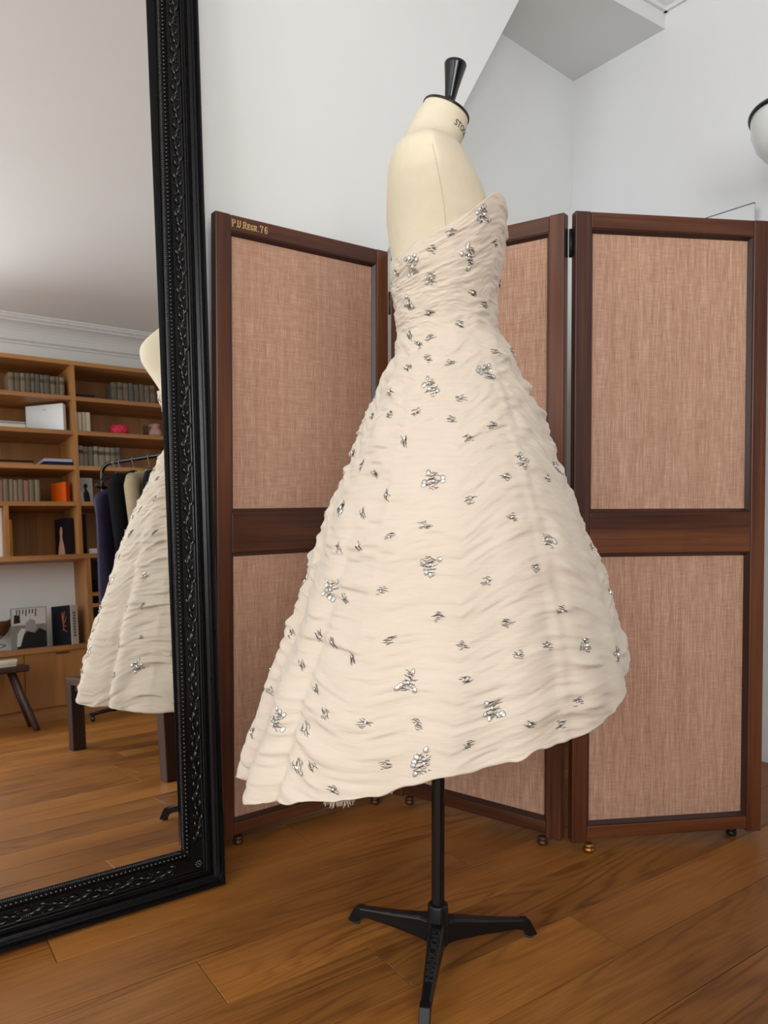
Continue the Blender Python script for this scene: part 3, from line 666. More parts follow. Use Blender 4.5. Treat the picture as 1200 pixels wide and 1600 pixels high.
gown_o = tag(empty('strapless_gown', AX, FA), 'ivory ruched strapless gown with silver embroidery on the dress form', 'dress')
def to3(p): return np.stack([p[..., 0], -p[..., 1], p[..., 2]], -1)
NT_, NBo, NSk = 440, 190, 520
th = np.linspace(0, 2 * np.pi, NT_, endpoint=False)
zt, zh = ztop(th), zhem(th)
s = np.linspace(0, 1, NBo)[:, None]
Zb = zt + (ZW - zt) * s
Pb = gown(np.broadcast_to(th, Zb.shape), Zb)
inner = []
for k, dz in ((.985, .0012), (.962, .0005), (.95, -.012), (.94, -.03)):
    q = gown(th, zt - .004, 0.0); c = np.array([q[:, 0].mean(), 0.0]); r = q.copy(); r[:, :2] = c + (q[:, :2] - c) * k; r[:, 2] = zt + dz; inner.insert(0, r)
grid_mesh('bodice', to3(np.concatenate([np.array(inner), Pb])), M['gown'], gown_o, True)
s = np.linspace(0, 1, NSk)[:, None]
Zs = ZW + (zh - ZW) * s
Ps = gown(np.broadcast_to(th, Zs.shape), Zs)
roll = []
for k, dz in ((1.002, -.003), (.992, -.0050), (.980, -.003), (.970, .006), (.955, .03)):
    r = Ps[-1].copy(); c = np.array([r[:, 0].mean(), 0.0]); r[:, :2] = c + (r[:, :2] - c) * k; r[:, 2] = zh + dz; roll.append(r)
grid_mesh('skirt', to3(np.concatenate([Ps, np.array(roll)])), M['gown'], gown_o, True)
Zl = np.linspace(0, 1, 30)[:, None] * (zh + .012 - 1.05) + 1.05
Pl = gown(np.broadcast_to(th[::4], (30, NT_ // 4)), Zl[:, ::4] if Zl.shape[1] > 1 else Zl, 0.0); Pl[..., :2] *= .945
grid_mesh('lining', to3(Pl), M['lining'], gown_o, True, flip=True)
# frayed tulle of the underskirt below the hem
fr_ = random.Random(5)
def fringe(c_deg, half, n, drop):
    m = MB()
    for i in range(n):
        t_ = np.array([R(c_deg + fr_.uniform(-half, half))]); z_ = zhem(t_)
        p = gown(t_, z_, 0.0)[0]; k = fr_.uniform(.90, .955)
        a, b, z = p[0] * k, -p[1] * k, float(z_[0]) + .012
        d = drop * fr_.uniform(.55, 1.0); dx, dy = fr_.uniform(-.006, .006), fr_.uniform(-.006, .006)
        m.tube([(a, b, z), (a + dx * .4, b + dy * .4, z - .012 - d * .5), (a + dx, b + dy, z - .012 - d)], [.0013, .0011, .0005], 4)
    o = m.build('frayed_tulle', M['gown'], gown_o); o['kind'] = 'stuff'
fringe(120, 3.2, 120, .020); fringe(108, 3.5, 60, .010); fringe(212, 14, 260, .016)

# ---- embroidery: every motif lies on the cloth at (angle, height)
BIG = [(60.5,1.298),(129.5,1.221),(72.0,1.23),(69.5,1.04),(110.0,1.013),(104.0,0.866),(103.5,0.746),(141.0,0.7),(106.0,0.591),(83.5,0.559),(99.5,0.49),(143.0,0.509)]
MED = [(139.5,1.166),(109.5,1.197),(148.5,0.825),(32.0,0.89),(60.5,0.778),(53.0,0.63),(36.5,0.602),(131.5,0.46),(63.0,0.895)]
SMALL = [(91.0,1.263),(109.0,1.241),(41.0,1.263),(153.0,1.221),(66.0,1.176),(51.0,1.162),(114.0,1.145),(84.0,1.125),(140.0,1.114),(116.5,1.104),(129.0,1.095),(116.0,1.066),(97.5,1.056),(131.0,1.053),(58.5,1.078),(141.0,1.014),(91.5,0.994),(135.5,0.974),(117.5,0.974),(96.0,0.96),(74.5,0.951),(121.0,0.929),(87.5,0.931),(146.0,0.892),(73.0,0.872),(49.0,0.87),(124.0,0.844),(89.0,0.838),(74.0,0.813),(106.0,0.801),(119.0,0.785),(141.5,0.762),(68.0,0.741),(134.5,0.879),(134.0,0.817),(131.5,0.767),(133.0,0.691),(119.0,0.708),(85.0,0.725),(60.5,0.682),(99.5,0.678),(79.0,0.669),(113.0,0.644),(92.0,0.641),(162.5,0.613),(139.0,0.631),(132.0,0.628),(142.0,0.593),(124.0,0.613),(77.0,0.629),(67.5,0.637),(91.5,0.597),(133.0,0.564),(127.0,0.537),(163.0,0.517),(165.0,0.446),(133.0,0.508),(115.0,0.536),(102.5,0.539),(74.5,0.54),(64.0,0.529),(59.0,0.559),(89.5,0.515),(127.0,0.465),(108.5,0.485),(119.5,0.445),(23.5,0.76),(156.0,0.978),(163.0,0.914)]
er = random.Random(11)
taken = [(a % 360, z) for a, z in BIG + MED + SMALL]
# the side turned to the mirror carries the same scatter
HID = []
for i in range(4000):
    a = er.uniform(-20, 360 + 20) % 360; z = er.uniform(.44, 1.24)
    if 18 < a < 168 or z > float(ztop(np.array([R(a)]))[0]) - .03 or z < float(zhem(np.array([R(a)]))[0]) + .035: continue
    rr0 = float(np.interp(z, _GZ, _GS))
    if all(math.hypot(((a - b + 180) % 360 - 180) * math.pi / 180 * rr0, z - y) > .062 for b, y in taken): taken.append((a, z)); HID.append((a, z))
    if len(HID) > 95: break
def surf(a, z, dx, dy, up):
    """arrays dx, dy (m) on the cloth around (a, z), lifted by up"""
    rr = float(np.interp(z, _GZ, _GS)) * .98
    t_ = R(a) + np.asarray(dx) / rr; z_ = z + np.asarray(dy)
    z_ = np.maximum(z_, zhem(t_) + .004)
    p = gown(t_, z_); e = 2e-3
    du = gown(t_ + e / rr, z_) - gown(t_ - e / rr, z_); dv = gown(t_, z_ + e) - gown(t_, z_ - e)
    n = np.cross(du, dv); n /= np.linalg.norm(n, axis=-1, keepdims=True) + 1e-9
    n = np.where((n[..., :1] * np.cos(t_)[..., None] + n[..., 1:2] * np.sin(t_)[..., None]) < 0, -n, n)
    return to3(p + n * up), to3(n)
def motif(a, z, size):
    th_ = MB(); cr = MB(); sq = MB()
    W_, H_, ns = {'s': (.0150, .0058, 9), 'm': (.0150, .0105, 14), 'b': (.0180, .0140, 20)}[size]
    tilt = er.uniform(-.25, .25)
    if 120 < a < 175 and size != 'b': tilt = er.uniform(.4, 1.1)
    ct, st_ = math.cos(tilt), math.sin(tilt)
    for i in range(ns):
        y0 = (2 * (i + .5) / ns - 1) * H_ * er.uniform(.8, 1.1); w_ = W_ * math.sqrt(max(.12, 1 - (y0 / H_) ** 2)) * er.uniform(.28, .62); x0 = er.uniform(-.45, .45) * W_
        cv = er.uniform(-.0018, .0018); tt = er.uniform(-.18, .18) if size == 's' else er.uniform(-.5, .5)
        k = np.linspace(-1, 1, 5); x = x0 + k * w_ * math.cos(tt); y = y0 + k * w_ * math.sin(tt) * .8 + cv * (1 - k * k)
        p, n = surf(a, z, x * ct - y * st_, x * st_ + y * ct, .0007)
        th_.tube([tuple(q) for q in p], [.0002, .00038, .00042, .00038, .0002], 4, upv=tuple(n[2]), cap=False)
    def gem(m_, x, y, r, h, nseg=6):
        p, n = surf(a, z, np.array([x * ct - y * st_]), np.array([x * st_ + y * ct]), .0008); q = Vector(p[0]); nn = Vector(n[0]); T = nn.orthogonal().normalized(); B_ = nn.cross(T)
        vs = [q + nn * h] + [q + nn * h * .75 + (T * math.cos(2 * math.pi * j / nseg) + B_ * math.sin(2 * math.pi * j / nseg)) * r * .6 for j in range(nseg)] + [q + (T * math.cos(2 * math.pi * (j + .5) / nseg) + B_ * math.sin(2 * math.pi * (j + .5) / nseg)) * r for j in range(nseg)]
        fs = [(0, 1 + j, 1 + (j + 1) % nseg) for j in range(nseg)]
        for j in range(nseg): fs += [(1 + j, 1 + nseg + j, 1 + (j + 1) % nseg), (1 + (j + 1) % nseg, 1 + nseg + j, 1 + nseg + (j + 1) % nseg)]
        m_.add(vs, fs)
    def leaf(x, y, r, ang):
        q8 = np.linspace(0, 2 * np.pi, 8, endpoint=False); k = .95 * np.cos(q8) + .25 * np.cos(q8) ** 2; w_ = .82 * np.sin(q8)
        x_ = x + k * r * math.cos(ang) - w_ * r * math.sin(ang); y_ = y + k * r * math.sin(ang) + w_ * r * math.cos(ang)
        p, n = surf(a, z, x_ * ct - y_ * st_, x_ * st_ + y_ * ct, .0009); c, n2 = surf(a, z, np.array([x * ct - y * st_]), np.array([x * st_ + y * ct]), .0022)
        sq.add([tuple(c[0])] + [tuple(q) for q in p], [(0, 1 + j, 1 + (j + 1) % 8) for j in range(8)])
        th_.tube([tuple(q) for q in p] + [tuple(p[0])], .00032, 4, upv=tuple(n[0]), cap=False)
    o = empty('embroidered_motif', parent=gown_o)
    gem(cr, er.uniform(-.002, .002), er.uniform(-.0015, .0015), .0020 if size == 's' else .0030, .0020)
    if size != 's':
        for i in range(3 if size == 'm' else 6): gem(cr, er.uniform(-.7, .7) * W_, er.uniform(-.8, .8) * H_, er.uniform(.0011, .0018), .0014)
    cr.build('crystals', M['crystal'], o)['kind'] = 'stuff'
    if size == 'b':
        for i in range(er.choice((4, 5, 5, 6))):
            an = er.uniform(0, 6.28); rad = er.uniform(.75, 1.25); leaf(rad * W_ * .85 * math.cos(an), rad * H_ * 1.05 * math.sin(an), er.uniform(.0036, .0048), an)
        sq.build('sequins', M['sequin'], o)['kind'] = 'stuff'
    elif size == 'm':
        for i in range(2):
            an = er.uniform(0, 6.28); leaf(W_ * .8 * math.cos(an), H_ * 1.0 * math.sin(an), .0038, an)
        sq.build('sequins', M['sequin'], o)['kind'] = 'stuff'
    th_.build('metal_thread', M['thread'], o)['kind'] = 'stuff'
for a, z in BIG: motif(a, z, 'b')
for a, z in MED: motif(a, z, 'm')
for a, z in SMALL: motif(a, z, 's')
for i, (a, z) in enumerate(HID): motif(a, z, 'b' if i % 9 == 0 else ('m' if i % 9 == 4 else 's'))

# ================================================================ by the right wall
bd = bevel(MB().box(0, .008, 0, .62, 0, 1.739).build('white_board', M['board'], None, (2.272, 1.317, 0)), .0008)
bd.rotation_euler = (0, R(1.2), 0); bd.location.x = 2.262
MB().box(-.0004, .0084, -.0004, .6204, 1.7385, 1.7415).build('edge_strip', paint('grey_edging', 96, 94, 92), bd)
tag(bd, 'thin white board leaning on the right wall behind the folding screen', 'board')
lamp = tag(empty('wall_lamp', (2.345, 1.08, 1.785)), 'white enamel bowl lamp with black rim on the right wall', 'lamp')
lc = Vector((-.21, .030, .06))
tl = Matrix.Translation(lc) @ Matrix.Rotation(R(14), 4, (.3, 1, 0))
prof = [(.001, -.105), (.03, -.102), (.06, -.088), (.088, -.060), (.106, -.025), (.113, .005), (.116, .022)]
MB().lathe(prof + [(.113, .022), (.110, .005), (.103, -.024), (.085, -.057), (.058, -.084), (.001, -.100)], 48, tl).build('bowl', M['enamel'], lamp)
MB().lathe([(.1115, .016), (.1185, .014), (.1225, .020), (.1195, .028), (.1115, .028), (.1115, .016)], 48, tl).build('rim', M['lacquer'], lamp)
MB().tube([(0, .0, -.14), (-.06, .0, -.15), (-.15, .02, -.12), lc + Vector((0, 0, -.100))], .007, 12).build('arm', M['lacquer'], lamp)
MB().lathe([(.035, 0), (.035, .008), (.02, .014), (.001, .016)], 24, Matrix.Translation((0, 0, -.14)) @ Matrix.Rotation(R(-90), 4, 'Y')).build('wall_plate', M['lacquer'], lamp)

# ================================================================ bookcase opposite the mirror
bc = tag(empty('bookcase', BQ, -RB), 'wall-wide honey oak bookcase with open shelves above low cupboards', 'bookcase')
# local: x along, y out into the room (front at 0), z up
SB0, SB1, DP = -.633, 1.42, .33
T = .026
def up(x, z0, z1, t=.026, d0=-DP, d1=0): return MB().box(-t / 2, t / 2, d0, d1, z0, z1).build('upright', M['oak_v'], bc, (x, 0, 0))
def shelf(x0, x1, z, t=.028, d1=-.001): return MB().box(-(x1 - x0) / 2, (x1 - x0) / 2, -DP + .004, d1, z - t, z).build('shelf', M['oak_h'], bc, ((x0 + x1) / 2, 0, 0))
U = [-.62, .340, 1.30]
for x in U[1:]: up(x, 1.024, 2.282)
up(SB0 + .013, 0, 2.282); up(SB1 - .013, 0, 2.282)
MB().box(-(SB1 - SB0) / 2, (SB1 - SB0) / 2, -DP, .004, 2.282, 2.310).build('top_board', M['oak_h'], bc, ((SB0 + SB1) / 2, 0, 0))
bays = [(U[0] + .013, U[1] - .013), (U[1] + .013, U[2] - .013), (U[2] + .013, SB1 - .026)]
for a, b in bays:
    for z in (2.070, 1.838, 1.604, 1.366): shelf(a, b, z)
shelf(SB0 + .026, SB1 - .026, 1.024, .030, .003)
up(-.097, 1.024, 1.338)
shelf(SB0 + .026, SB1 - .026, .452, .030, .006)
for x in (.380, 1.25): up(x, .452, .994, .030)
for a, b in ((.395, 1.235),):
    for z in (.772, .700): shelf(a, b, z, .024)
    MB().box(a, b, -DP + .002, -DP + .012, .452, .994).build('back_panel', M['dark_wood'], bc)
MB().box(SB0, SB1, -DP - .012, -DP, 1.0, 2.30).build('back_panel', M['oak_v'], bc)
MB().box(-.607, .365, -DP + .07, -DP + .08, .452, .994).build('niche_panel', M['wall'], bc)
MB().box(SB0, SB1, -DP, -.03, 0, .085).build('plinth', M['oak_h'], bc)
for a, b in ((-.625, -.032), (-.028, .418), (.422, .868), (.872, 1.40)):
    o = MB().cbox(-(b - a) / 2, (b - a) / 2, -.022, 0, .088, .420, .0015).build('cupboard_door', M['oak_v'], bc, ((a + b) / 2, 0, 0))
    MB().box(-.04, .04, -.001, .004, .405, .414).build('finger_pull', M['dark_wood'], o)
MB().box(SB0, SB1, -DP, -.024, .085, .422).build('cupboard_carcass', M['oak_h'], bc)

ORD = ['first', 'second', 'third', 'fourth', 'fifth', 'sixth', 'seventh', 'eighth', 'ninth', 'tenth', 'eleventh', 'twelfth']
def place(o, s, z, out=-.05, rz=0.0):
    o.location = BQ + BT * s + BN * out + Vector((0, 0, z)); o.rotation_euler = (0, 0, -RB + rz); return o
def book(s0, s1, z, h, col, label, group=None, depth=.115, out=-.045, band=None, name='book', rz=0.0, cat='book', tilt=0.0):
    """upright book, rounded spine towards the room"""
    w_ = s1 - s0; rt_ = empty(name); pts = []
    for k in range(7):
        a = math.pi * k / 6; pts.append((w_ / 2 * math.cos(a), .25 * w_ * math.sin(a)))
    poly = pts + [(-w_ / 2, -depth), (-w_ / 2 + .002, -depth), (-w_ / 2 + .002, -.004), (w_ / 2 - .002, -.004), (w_ / 2 - .002, -depth), (w_ / 2, -depth)]
    MB().prism(poly, (0, h)).build('cover', col, rt_)
    MB().box(-w_ / 2 + .002, w_ / 2 - .002, -depth + .003, -.004, .002, h - .003).build('pages', M['paper'], rt_)
    if band is not None:
        bp = [(x * 1.02, y * 1.05 + .0004) for x, y in pts]; MB().prism(bp + [(-w_ / 2, -.001), (w_ / 2, -.001)], (h * .62, h * .80)).build('spine_label', band, rt_)
    place(rt_, (s0 + s1) / 2, z, out, rz); rt_.rotation_euler.y = tilt
    return tag(rt_, label, cat, group)
grey = [paint('worn_paper_%d' % i, *c) for i, c in enumerate([(126, 112, 92), (112, 102, 86), (134, 118, 96), (104, 92, 78), (118, 100, 84), (98, 92, 88), (122, 106, 98), (96, 94, 84)])]
gband = [paint('old_label_%d' % i, *c) for i, c in enumerate([(92, 84, 70), (80, 74, 64), (104, 92, 76)])]
br = random.Random(21)
def row(edges, z, h, cols, where, kind, bandc=True, group=None, jit=.006):
    n = len(edges) - 1
    for i in range(n):
        book(edges[i] + .0006, edges[i + 1] - .0006, z, h + br.uniform(-jit, jit * .3), cols[i % len(cols)], '%s, %s from the left on the %s' % (kind, ORD[i], where), group, band=br.choice(gband) if bandc else None, name='antique_book', out=-.045 - br.uniform(0, .006))
row([-.045, -.011, .027, .057, .088, .112, .146, .170, .208, .243, .268, .300], 2.0701, .137, grey, 'top left shelf', 'worn grey-brown book', group='books on the top left shelf')
row([.610, .650, .690, .728, .765, .806, .845, .884, .924], 2.0701, .140, [grey[i] for i in (3, 1, 4, 5, 7)], 'top right shelf', 'darker grey book', group='books on the top right shelf')
cr_ = [paint('cream_paper_%d' % i, *c) for i, c in enumerate([(206, 196, 172), (216, 204, 178), (198, 188, 162)])]
row([.357, .372, .399, .427, .456], 1.8381, .142, cr_, 'second right shelf', 'cream paper-bound book', False, 'cream books on the second right shelf')
row([.3535, .366, .397, .430, .465, .497, .543, .580, .612, .646], 1.6041, .142, [paint('dusty_beige_%d' % i, *c) for i, c in enumerate([(142, 132, 110), (150, 138, 114), (128, 118, 100), (112, 104, 92), (152, 142, 120)])], 'third right shelf', 'dusty beige book', group='books on the third right shelf')
row([-.20, -.165, -.131, -.100, -.066, -.040, -.014, .018, .052, .085, .116], 1.3661, .144, [paint('faded_rose_%d' % i, *c) for i, c in enumerate([(140, 116, 98), (126, 112, 88), (150, 112, 100), (120, 108, 86), (134, 122, 96)])], 'fourth left shelf', 'faded paper-bound book', False, 'books on the fourth left shelf')
def flat(s0, s1, z, h, col, label, cat, name, dep=.20, out=-.02, rz=0.0, edge=None):
    o = empty(name); w_ = s1 - s0
    MB().box(-w_ / 2, w_ / 2, -dep, 0, 0, .0025).box(-w_ / 2, w_ / 2, -dep, 0, h - .0025, h).box(-w_ / 2, -w_ / 2 + .0025, -dep, 0, .0025, h - .0025).build('cover', col, o)
    MB().box(-w_ / 2 + .0025, w_ / 2 - .004, -dep + .003, -.003, .0025, h - .0025).build('pages', edge or M['paper'], o)
    place(o, (s0 + s1) / 2, z, out, rz); return tag(o, label, cat)
flat(.358, .490, 2.0701, .024, paint('black_cloth', 20, 18, 20), 'black book lying flat on the top right shelf', 'book', 'book', edge=paint('dark_edge', 40, 34, 32))
flat(-.20, .044, 1.8381, .021, paint('white_card', 226, 222, 214), 'lower white magazine stacked on the second left shelf', 'magazine', 'magazine')
flat(-.20, .040, 1.8593, .018, paint('white_card', 226, 222, 214), 'upper white magazine stacked on the second left shelf', 'magazine', 'magazine', edge=paint('grey_edge', 150, 148, 156))
# white box standing askew
o = empty('presentation_box'); MB().cbox(-.124, .124, -.045, 0, 0, .186, .002).build('box_body', M['board'], o)
for k in range(5): MB().box(-.012 + .005 * k, -.0085 + .005 * k, 0, .0005, .150, .154).build('print_mark', paint('grey_ink', 120, 116, 110), o)
place(o, .180, 1.8381, -.105, R(40)); tag(o, 'large white box with small grey print on the second left shelf', 'box')
# rose-pink perforated candle pot
o = empty('candle_pot'); pk = paint('rose_pink', 214, 52, 84, .5)
MB().lathe([(.001, 0), (.050, .001), (.060, .014), (.064, .036), (.060, .058), (.052, .070), (.046, .072), (.046, .066), (.001, .062)], 32).build('pot', pk, o)
m = MB()
for i in range(12):
    for zz_ in (.024, .046):
        a = 2 * math.pi * (i + (.5 if zz_ > .03 else 0)) / 12; m.ball((.0628 * math.cos(a), .0628 * math.sin(a), zz_), .0045, seg=6, rings=4)
x_ = m.build('raised_dots', paint('deep_pink', 160, 26, 52, .5), o); x_['kind'] = 'stuff'
place(o, .662, 1.8381, -.09); tag(o, 'round rose pink dotted pot on the second right shelf', 'pot')
# little holder of brushes, and a crumpled pink bag
o = empty('brush_holder'); MB().lathe([(.001, 0), (.016, 0), (.018, .03), (.016, .03), (.014, .004), (.001, .004)], 16).build('cup', paint('smoky_brown', 70, 52, 44), o)
for i in range(5):
    a = 2 * math.pi * i / 5; MB().tube([(.006 * math.cos(a), .006 * math.sin(a), .005), (.016 * math.cos(a), .016 * math.sin(a), .075 + .006 * (i % 3))], [.0018, .0026], 6).build('brush', paint('dark_handle', 52, 40, 40), o)
place(o, .84, 1.8381, -.06); tag(o, 'small cup of dark brushes on the second right shelf', 'brush holder')
a = np.linspace(0, 2 * np.pi, 40, endpoint=False); Pn = []
for i, (r_, z_) in enumerate(((.02, 0), (.046, .004), (.050, .03), (.040, .055), (.026, .066), (.034, .085), (.040, .094))):
    rr0 = r_ * (1 + .22 * vnoise(a / (2 * np.pi), 0 * a + i * .6, 9, 71)); Pn.append(np.stack([rr0 * np.cos(a), rr0 * np.sin(a), 0 * a + z_], -1))
o = grid_mesh('gift_pouch', np.array(Pn), paint('dusty_pink_film', 176, 134, 126, .35), None, True); place(o, .915, 1.8381, -.07)
tag(o, 'crumpled dusty pink pouch on the second right shelf', 'pouch')
flat(-.20, .076, 1.6041, .012, paint('ochre_cloth', 190, 128, 52), 'ochre book under a black one on the third left shelf', 'book', 'book', edge=paint('ochre_cloth', 190, 128, 52))
flat(-.21, .080, 1.6163, .014, paint('black_cloth', 20, 18, 20), 'black book lying on an ochre one on the third left shelf', 'book', 'book', edge=paint('dark_edge', 40, 34, 32))
flat(.140, .322, 1.6041, .026, paint('navy_cloth', 26, 34, 66), 'navy book at the bottom of a flat stack on the third left shelf', 'book', 'book', edge=paint('navy_cloth', 26, 34, 66))
flat(.146, .322, 1.6303, .018, paint('pale_lilac', 190, 190, 212), 'pale lilac book lying on a navy one on the third left shelf', 'book', 'book', edge=paint('pale_lilac', 190, 190, 212))
def standing(s, z, wd, h, tk, cover, label, name='book', cat='book', rz=0.0, out=-.06, spine=None, lean=R(3)):
    """book shown by its front cover, which faces the room"""
    o = empty(name)
    MB().box(-wd / 2, wd / 2, -.002, 0, 0, h).box(-wd / 2, wd / 2, -tk, -tk + .002, 0, h).build('cover', cover, o)
    MB().box(-wd / 2 + .002, wd / 2 - .002, -tk + .002, -.002, .002, h - .002).build('pages', M['paper'], o)
    MB().box(wd / 2 - .0015, wd / 2 + .002, -tk, 0, 0, h).build('spine', spine or cover, o)
    place(o, s, z, out, rz); o.rotation_euler.x = 0
    return tag(o, label, cat)
standing(.245, 1.3661, .122, .138, .034, paint('vivid_orange', 232, 92, 14, .5), 'bright orange book facing out on the fourth left shelf', rz=R(60), spine=paint('burnt_orange', 186, 66, 12, .5), out=-.10)
# black and white photograph
o = empty('photograph'); MB().box(-.047, .047, -.004, 0, 0, .166).build('print', paint('photo_grey', 168, 164, 158), o)
m = MB().prism([(-.030, .004), (.010, .004), (.016, .05), (.004, .085), (.014, .108), (.004, .128), (-.012, .124), (-.016, .108), (-.006, .095), (-.024, .06)], (0, .0006), Matrix(((-1, 0, 0, 0), (0, 0, 1, 0), (0, 1, 0, 0), (0, 0, 0, 1))))
m.build('dark_figure', paint('photo_black', 34, 32, 32), o)
MB().prism([(.012, .004), (.044, .004), (.042, .05), (.026, .078), (.016, .05)], (0, .0006), Matrix(((-1, 0, 0, 0), (0, 0, 1, 0), (0, 1, 0, 0), (0, 0, 0, 1)))).build('pale_skirt', paint('photo_pale', 206, 202, 196), o)
place(o, .402, 1.3661, -.05); tag(o, 'small black and white photograph on the fourth right shelf', 'photograph')
book(-.134, -.110, 1.0241, .308, paint('white_card', 226, 222, 214), 'tall white book beside the small oak divider on the fifth shelf', depth=.2, name='book')
book(-.165, -.136, 1.0241, .270, paint('black_cloth', 20, 18, 20), 'black book left of the tall white book on the fifth shelf', depth=.2, name='book')
book(-.082, -.058, 1.0241, .232, paint('amber_yellow', 206, 142, 42), 'amber yellow book standing on the fifth left shelf', depth=.17, name='book')
o = standing(.250, 1.0241, .120, .244, .050, paint('near_black', 26, 20, 22, .5), 'dark book with a pale figure on its cover on the fifth shelf', rz=R(70), spine=paint('near_black_spine', 34, 32, 40, .5), out=-.11)
MB().prism([(-.030, .006), (.040, .006), (.030, .06), (.014, .12), (.016, .16), (.006, .19), (-.008, .188), (-.012, .158), (-.006, .12), (-.022, .06)], (0, .0008), Matrix(((-1, 0, 0, .006), (0, 0, 1, 0), (0, 1, 0, 0), (0, 0, 0, 1)))).build('cover_figure', paint('pale_figure', 196, 148, 126), o)
book(.357, .392, 1.0241, .264, paint('near_black', 26, 20, 22, .5), 'tall black book right of the upright on the fifth shelf', depth=.18, name='book')
o = MB().cbox(-.033, .033, -.05, 0, 0, .036, .002).build('card_box', paint('white_card', 226, 222, 214)); place(o, .437, 1.0241, -.04); tag(o, 'small white box behind the clothes rail on the fifth shelf', 'box')
m = MB().ball((0, 0, .045), .05, .04, .045); o = m.build('dark_bundle', paint('dark_edge', 40, 34, 32)); place(o, .45, .7721, -.12); tag(o, 'dark bundle in the shadowed cubby behind the clothes', 'bundle')
# magazine with a black and white cover
o = empty('magazine'); wd, h = .208, .256
MB().box(-wd / 2, wd / 2, -.012, 0, 0, h).build('cover', paint('photo_mid', 132, 128, 124, .4), o)
mm = Matrix(((-1, 0, 0, 0), (0, 0, 1, 0), (0, 1, 0, 0), (0, 0, 0, 1)))
def print_on(par, name, poly, col, z=.0006):  MB().prism([(-x, y) for x, y in poly], (0, z), mm).build(name, col, par)
print_on(o, 'pale_sky', [(-.1, .15), (.1, .15), (.1, .252), (-.1, .252)], paint('photo_pale', 206, 202, 196), .0003)
print_on(o, 'dark_jacket', [(-.075, .004), (.10, .004), (.10, .10), (.06, .125), (.03, .095), (-.005, .118), (-.05, .07)], paint('photo_black', 34, 32, 32), .0008)
print_on(o, 'bent_head', [(-.02, .115), (.02, .10), (.045, .13), (.035, .175), (.005, .185), (-.022, .16)], paint('photo_soft', 158, 150, 146), .0010)
print_on(o, 'pale_hand', [(-.075, .02), (-.055, .02), (-.03, .10), (-.02, .125), (-.045, .130), (-.068, .10)], paint('photo_pale', 206, 202, 196), .0012)
print_on(o, 'dark_trees', [(-.09, .16), (-.05, .165), (-.055, .21), (-.085, .215)], paint('photo_black', 34, 32, 32), .0009)
for i, (x, hgt) in enumerate(((-.075, .062), (-.058, .058), (-.038, .030), (-.020, .045), (0, .030), (.018, .030), (.036, .050))):
    print_on(o, 'title_stroke', [(x, .248 - hgt), (x + .006, .248 - hgt), (x + .008, .246), (x + .002, .246)], paint('photo_black', 34, 32, 32), .0011)
place(o, .030, .4521, -.095, R(0)); tag(o, 'black and white fashion magazine standing on the cupboard top', 'magazine')
o = standing(.228, .4521, .165, .250, .058, paint('midnight_blue', 16, 18, 28, .4), 'midnight blue book with coral plant drawing and white spine', rz=R(63), spine=paint('white_card', 226, 222, 214), out=-.115)
for k, (x, y, dx, dy) in enumerate(((-.02, .09, .0, .12), (-.02, .13, -.028, .05), (-.02, .14, .014, .07), (-.02, .12, -.03, .0), (-.02, .16, -.014, .055), (-.018, .10, -.03, -.02))):
    mt = MB().tube([(-(x), .0012, y), (-(x + dx * .6), .0012, y + dy * .5), (-(x + dx), .0012, y + dy)], [.0030, .0024, .0010], 5).build('coral_stem', paint('coral_ink', 196, 112, 74), o)
for k in range(9): MB().box(.0840, .0850, -.038, -.018, .05 + k * .018, .062 + k * .018).build('spine_letter', paint('spine_ink', 120, 116, 112), o)
# carved wooden bird bowl on a looped wire stand
o = empty('bird_bowl'); bw = paint('carved_walnut', 92, 56, 34, .45)
a = np.linspace(0, 2 * np.pi, 32, endpoint=False); Pn = []
for r_, z_ in ((.004, .085), (.03, .092), (.052, .12), (.064, .155), (.068, .185), (.064, .185), (.058, .155), (.04, .12), (.004, .105)): Pn.append(np.stack([1.15 * r_ * np.cos(a), .8 * r_ * np.sin(a), 0 * a + z_], -1))
grid_mesh('bowl', np.array(Pn), bw, o, True)
MB().tube([(-.060, 0, .165), (-.085, 0, .190), (-.105, 0, .196), (-.125, 0, .190)], [.02, .014, .013, .004], 10).build('bird_head', bw, o)
MB().tube([(.06, 0, .17), (.09, 0, .20), (.11, 0, .215)], [.018, .012, .004], 10, flat=.4).build('bird_tail', bw, o)
MB().tube([(.03 * math.cos(k * .5) * (1 + .3 * math.sin(k * .25)), .03 * math.sin(k * .5), .006 + .0042 * k) for k in range(24)], .0042, 8).build('wire_stand', paint('pewter', 150, 142, 130, .35), o)
MB().lathe([(.001, 0), (.036, 0), (.036, .005), (.001, .006)], 24).build('foot_plate', paint('pewter', 150, 142, 130, .35), o)
place(o, -.140, .4521, -.14, R(180)); o.rotation_euler.z = -RB + R(180)
tag(o, 'carved dark bird bowl on a twisted wire stand on the cupboard top', 'bowl')

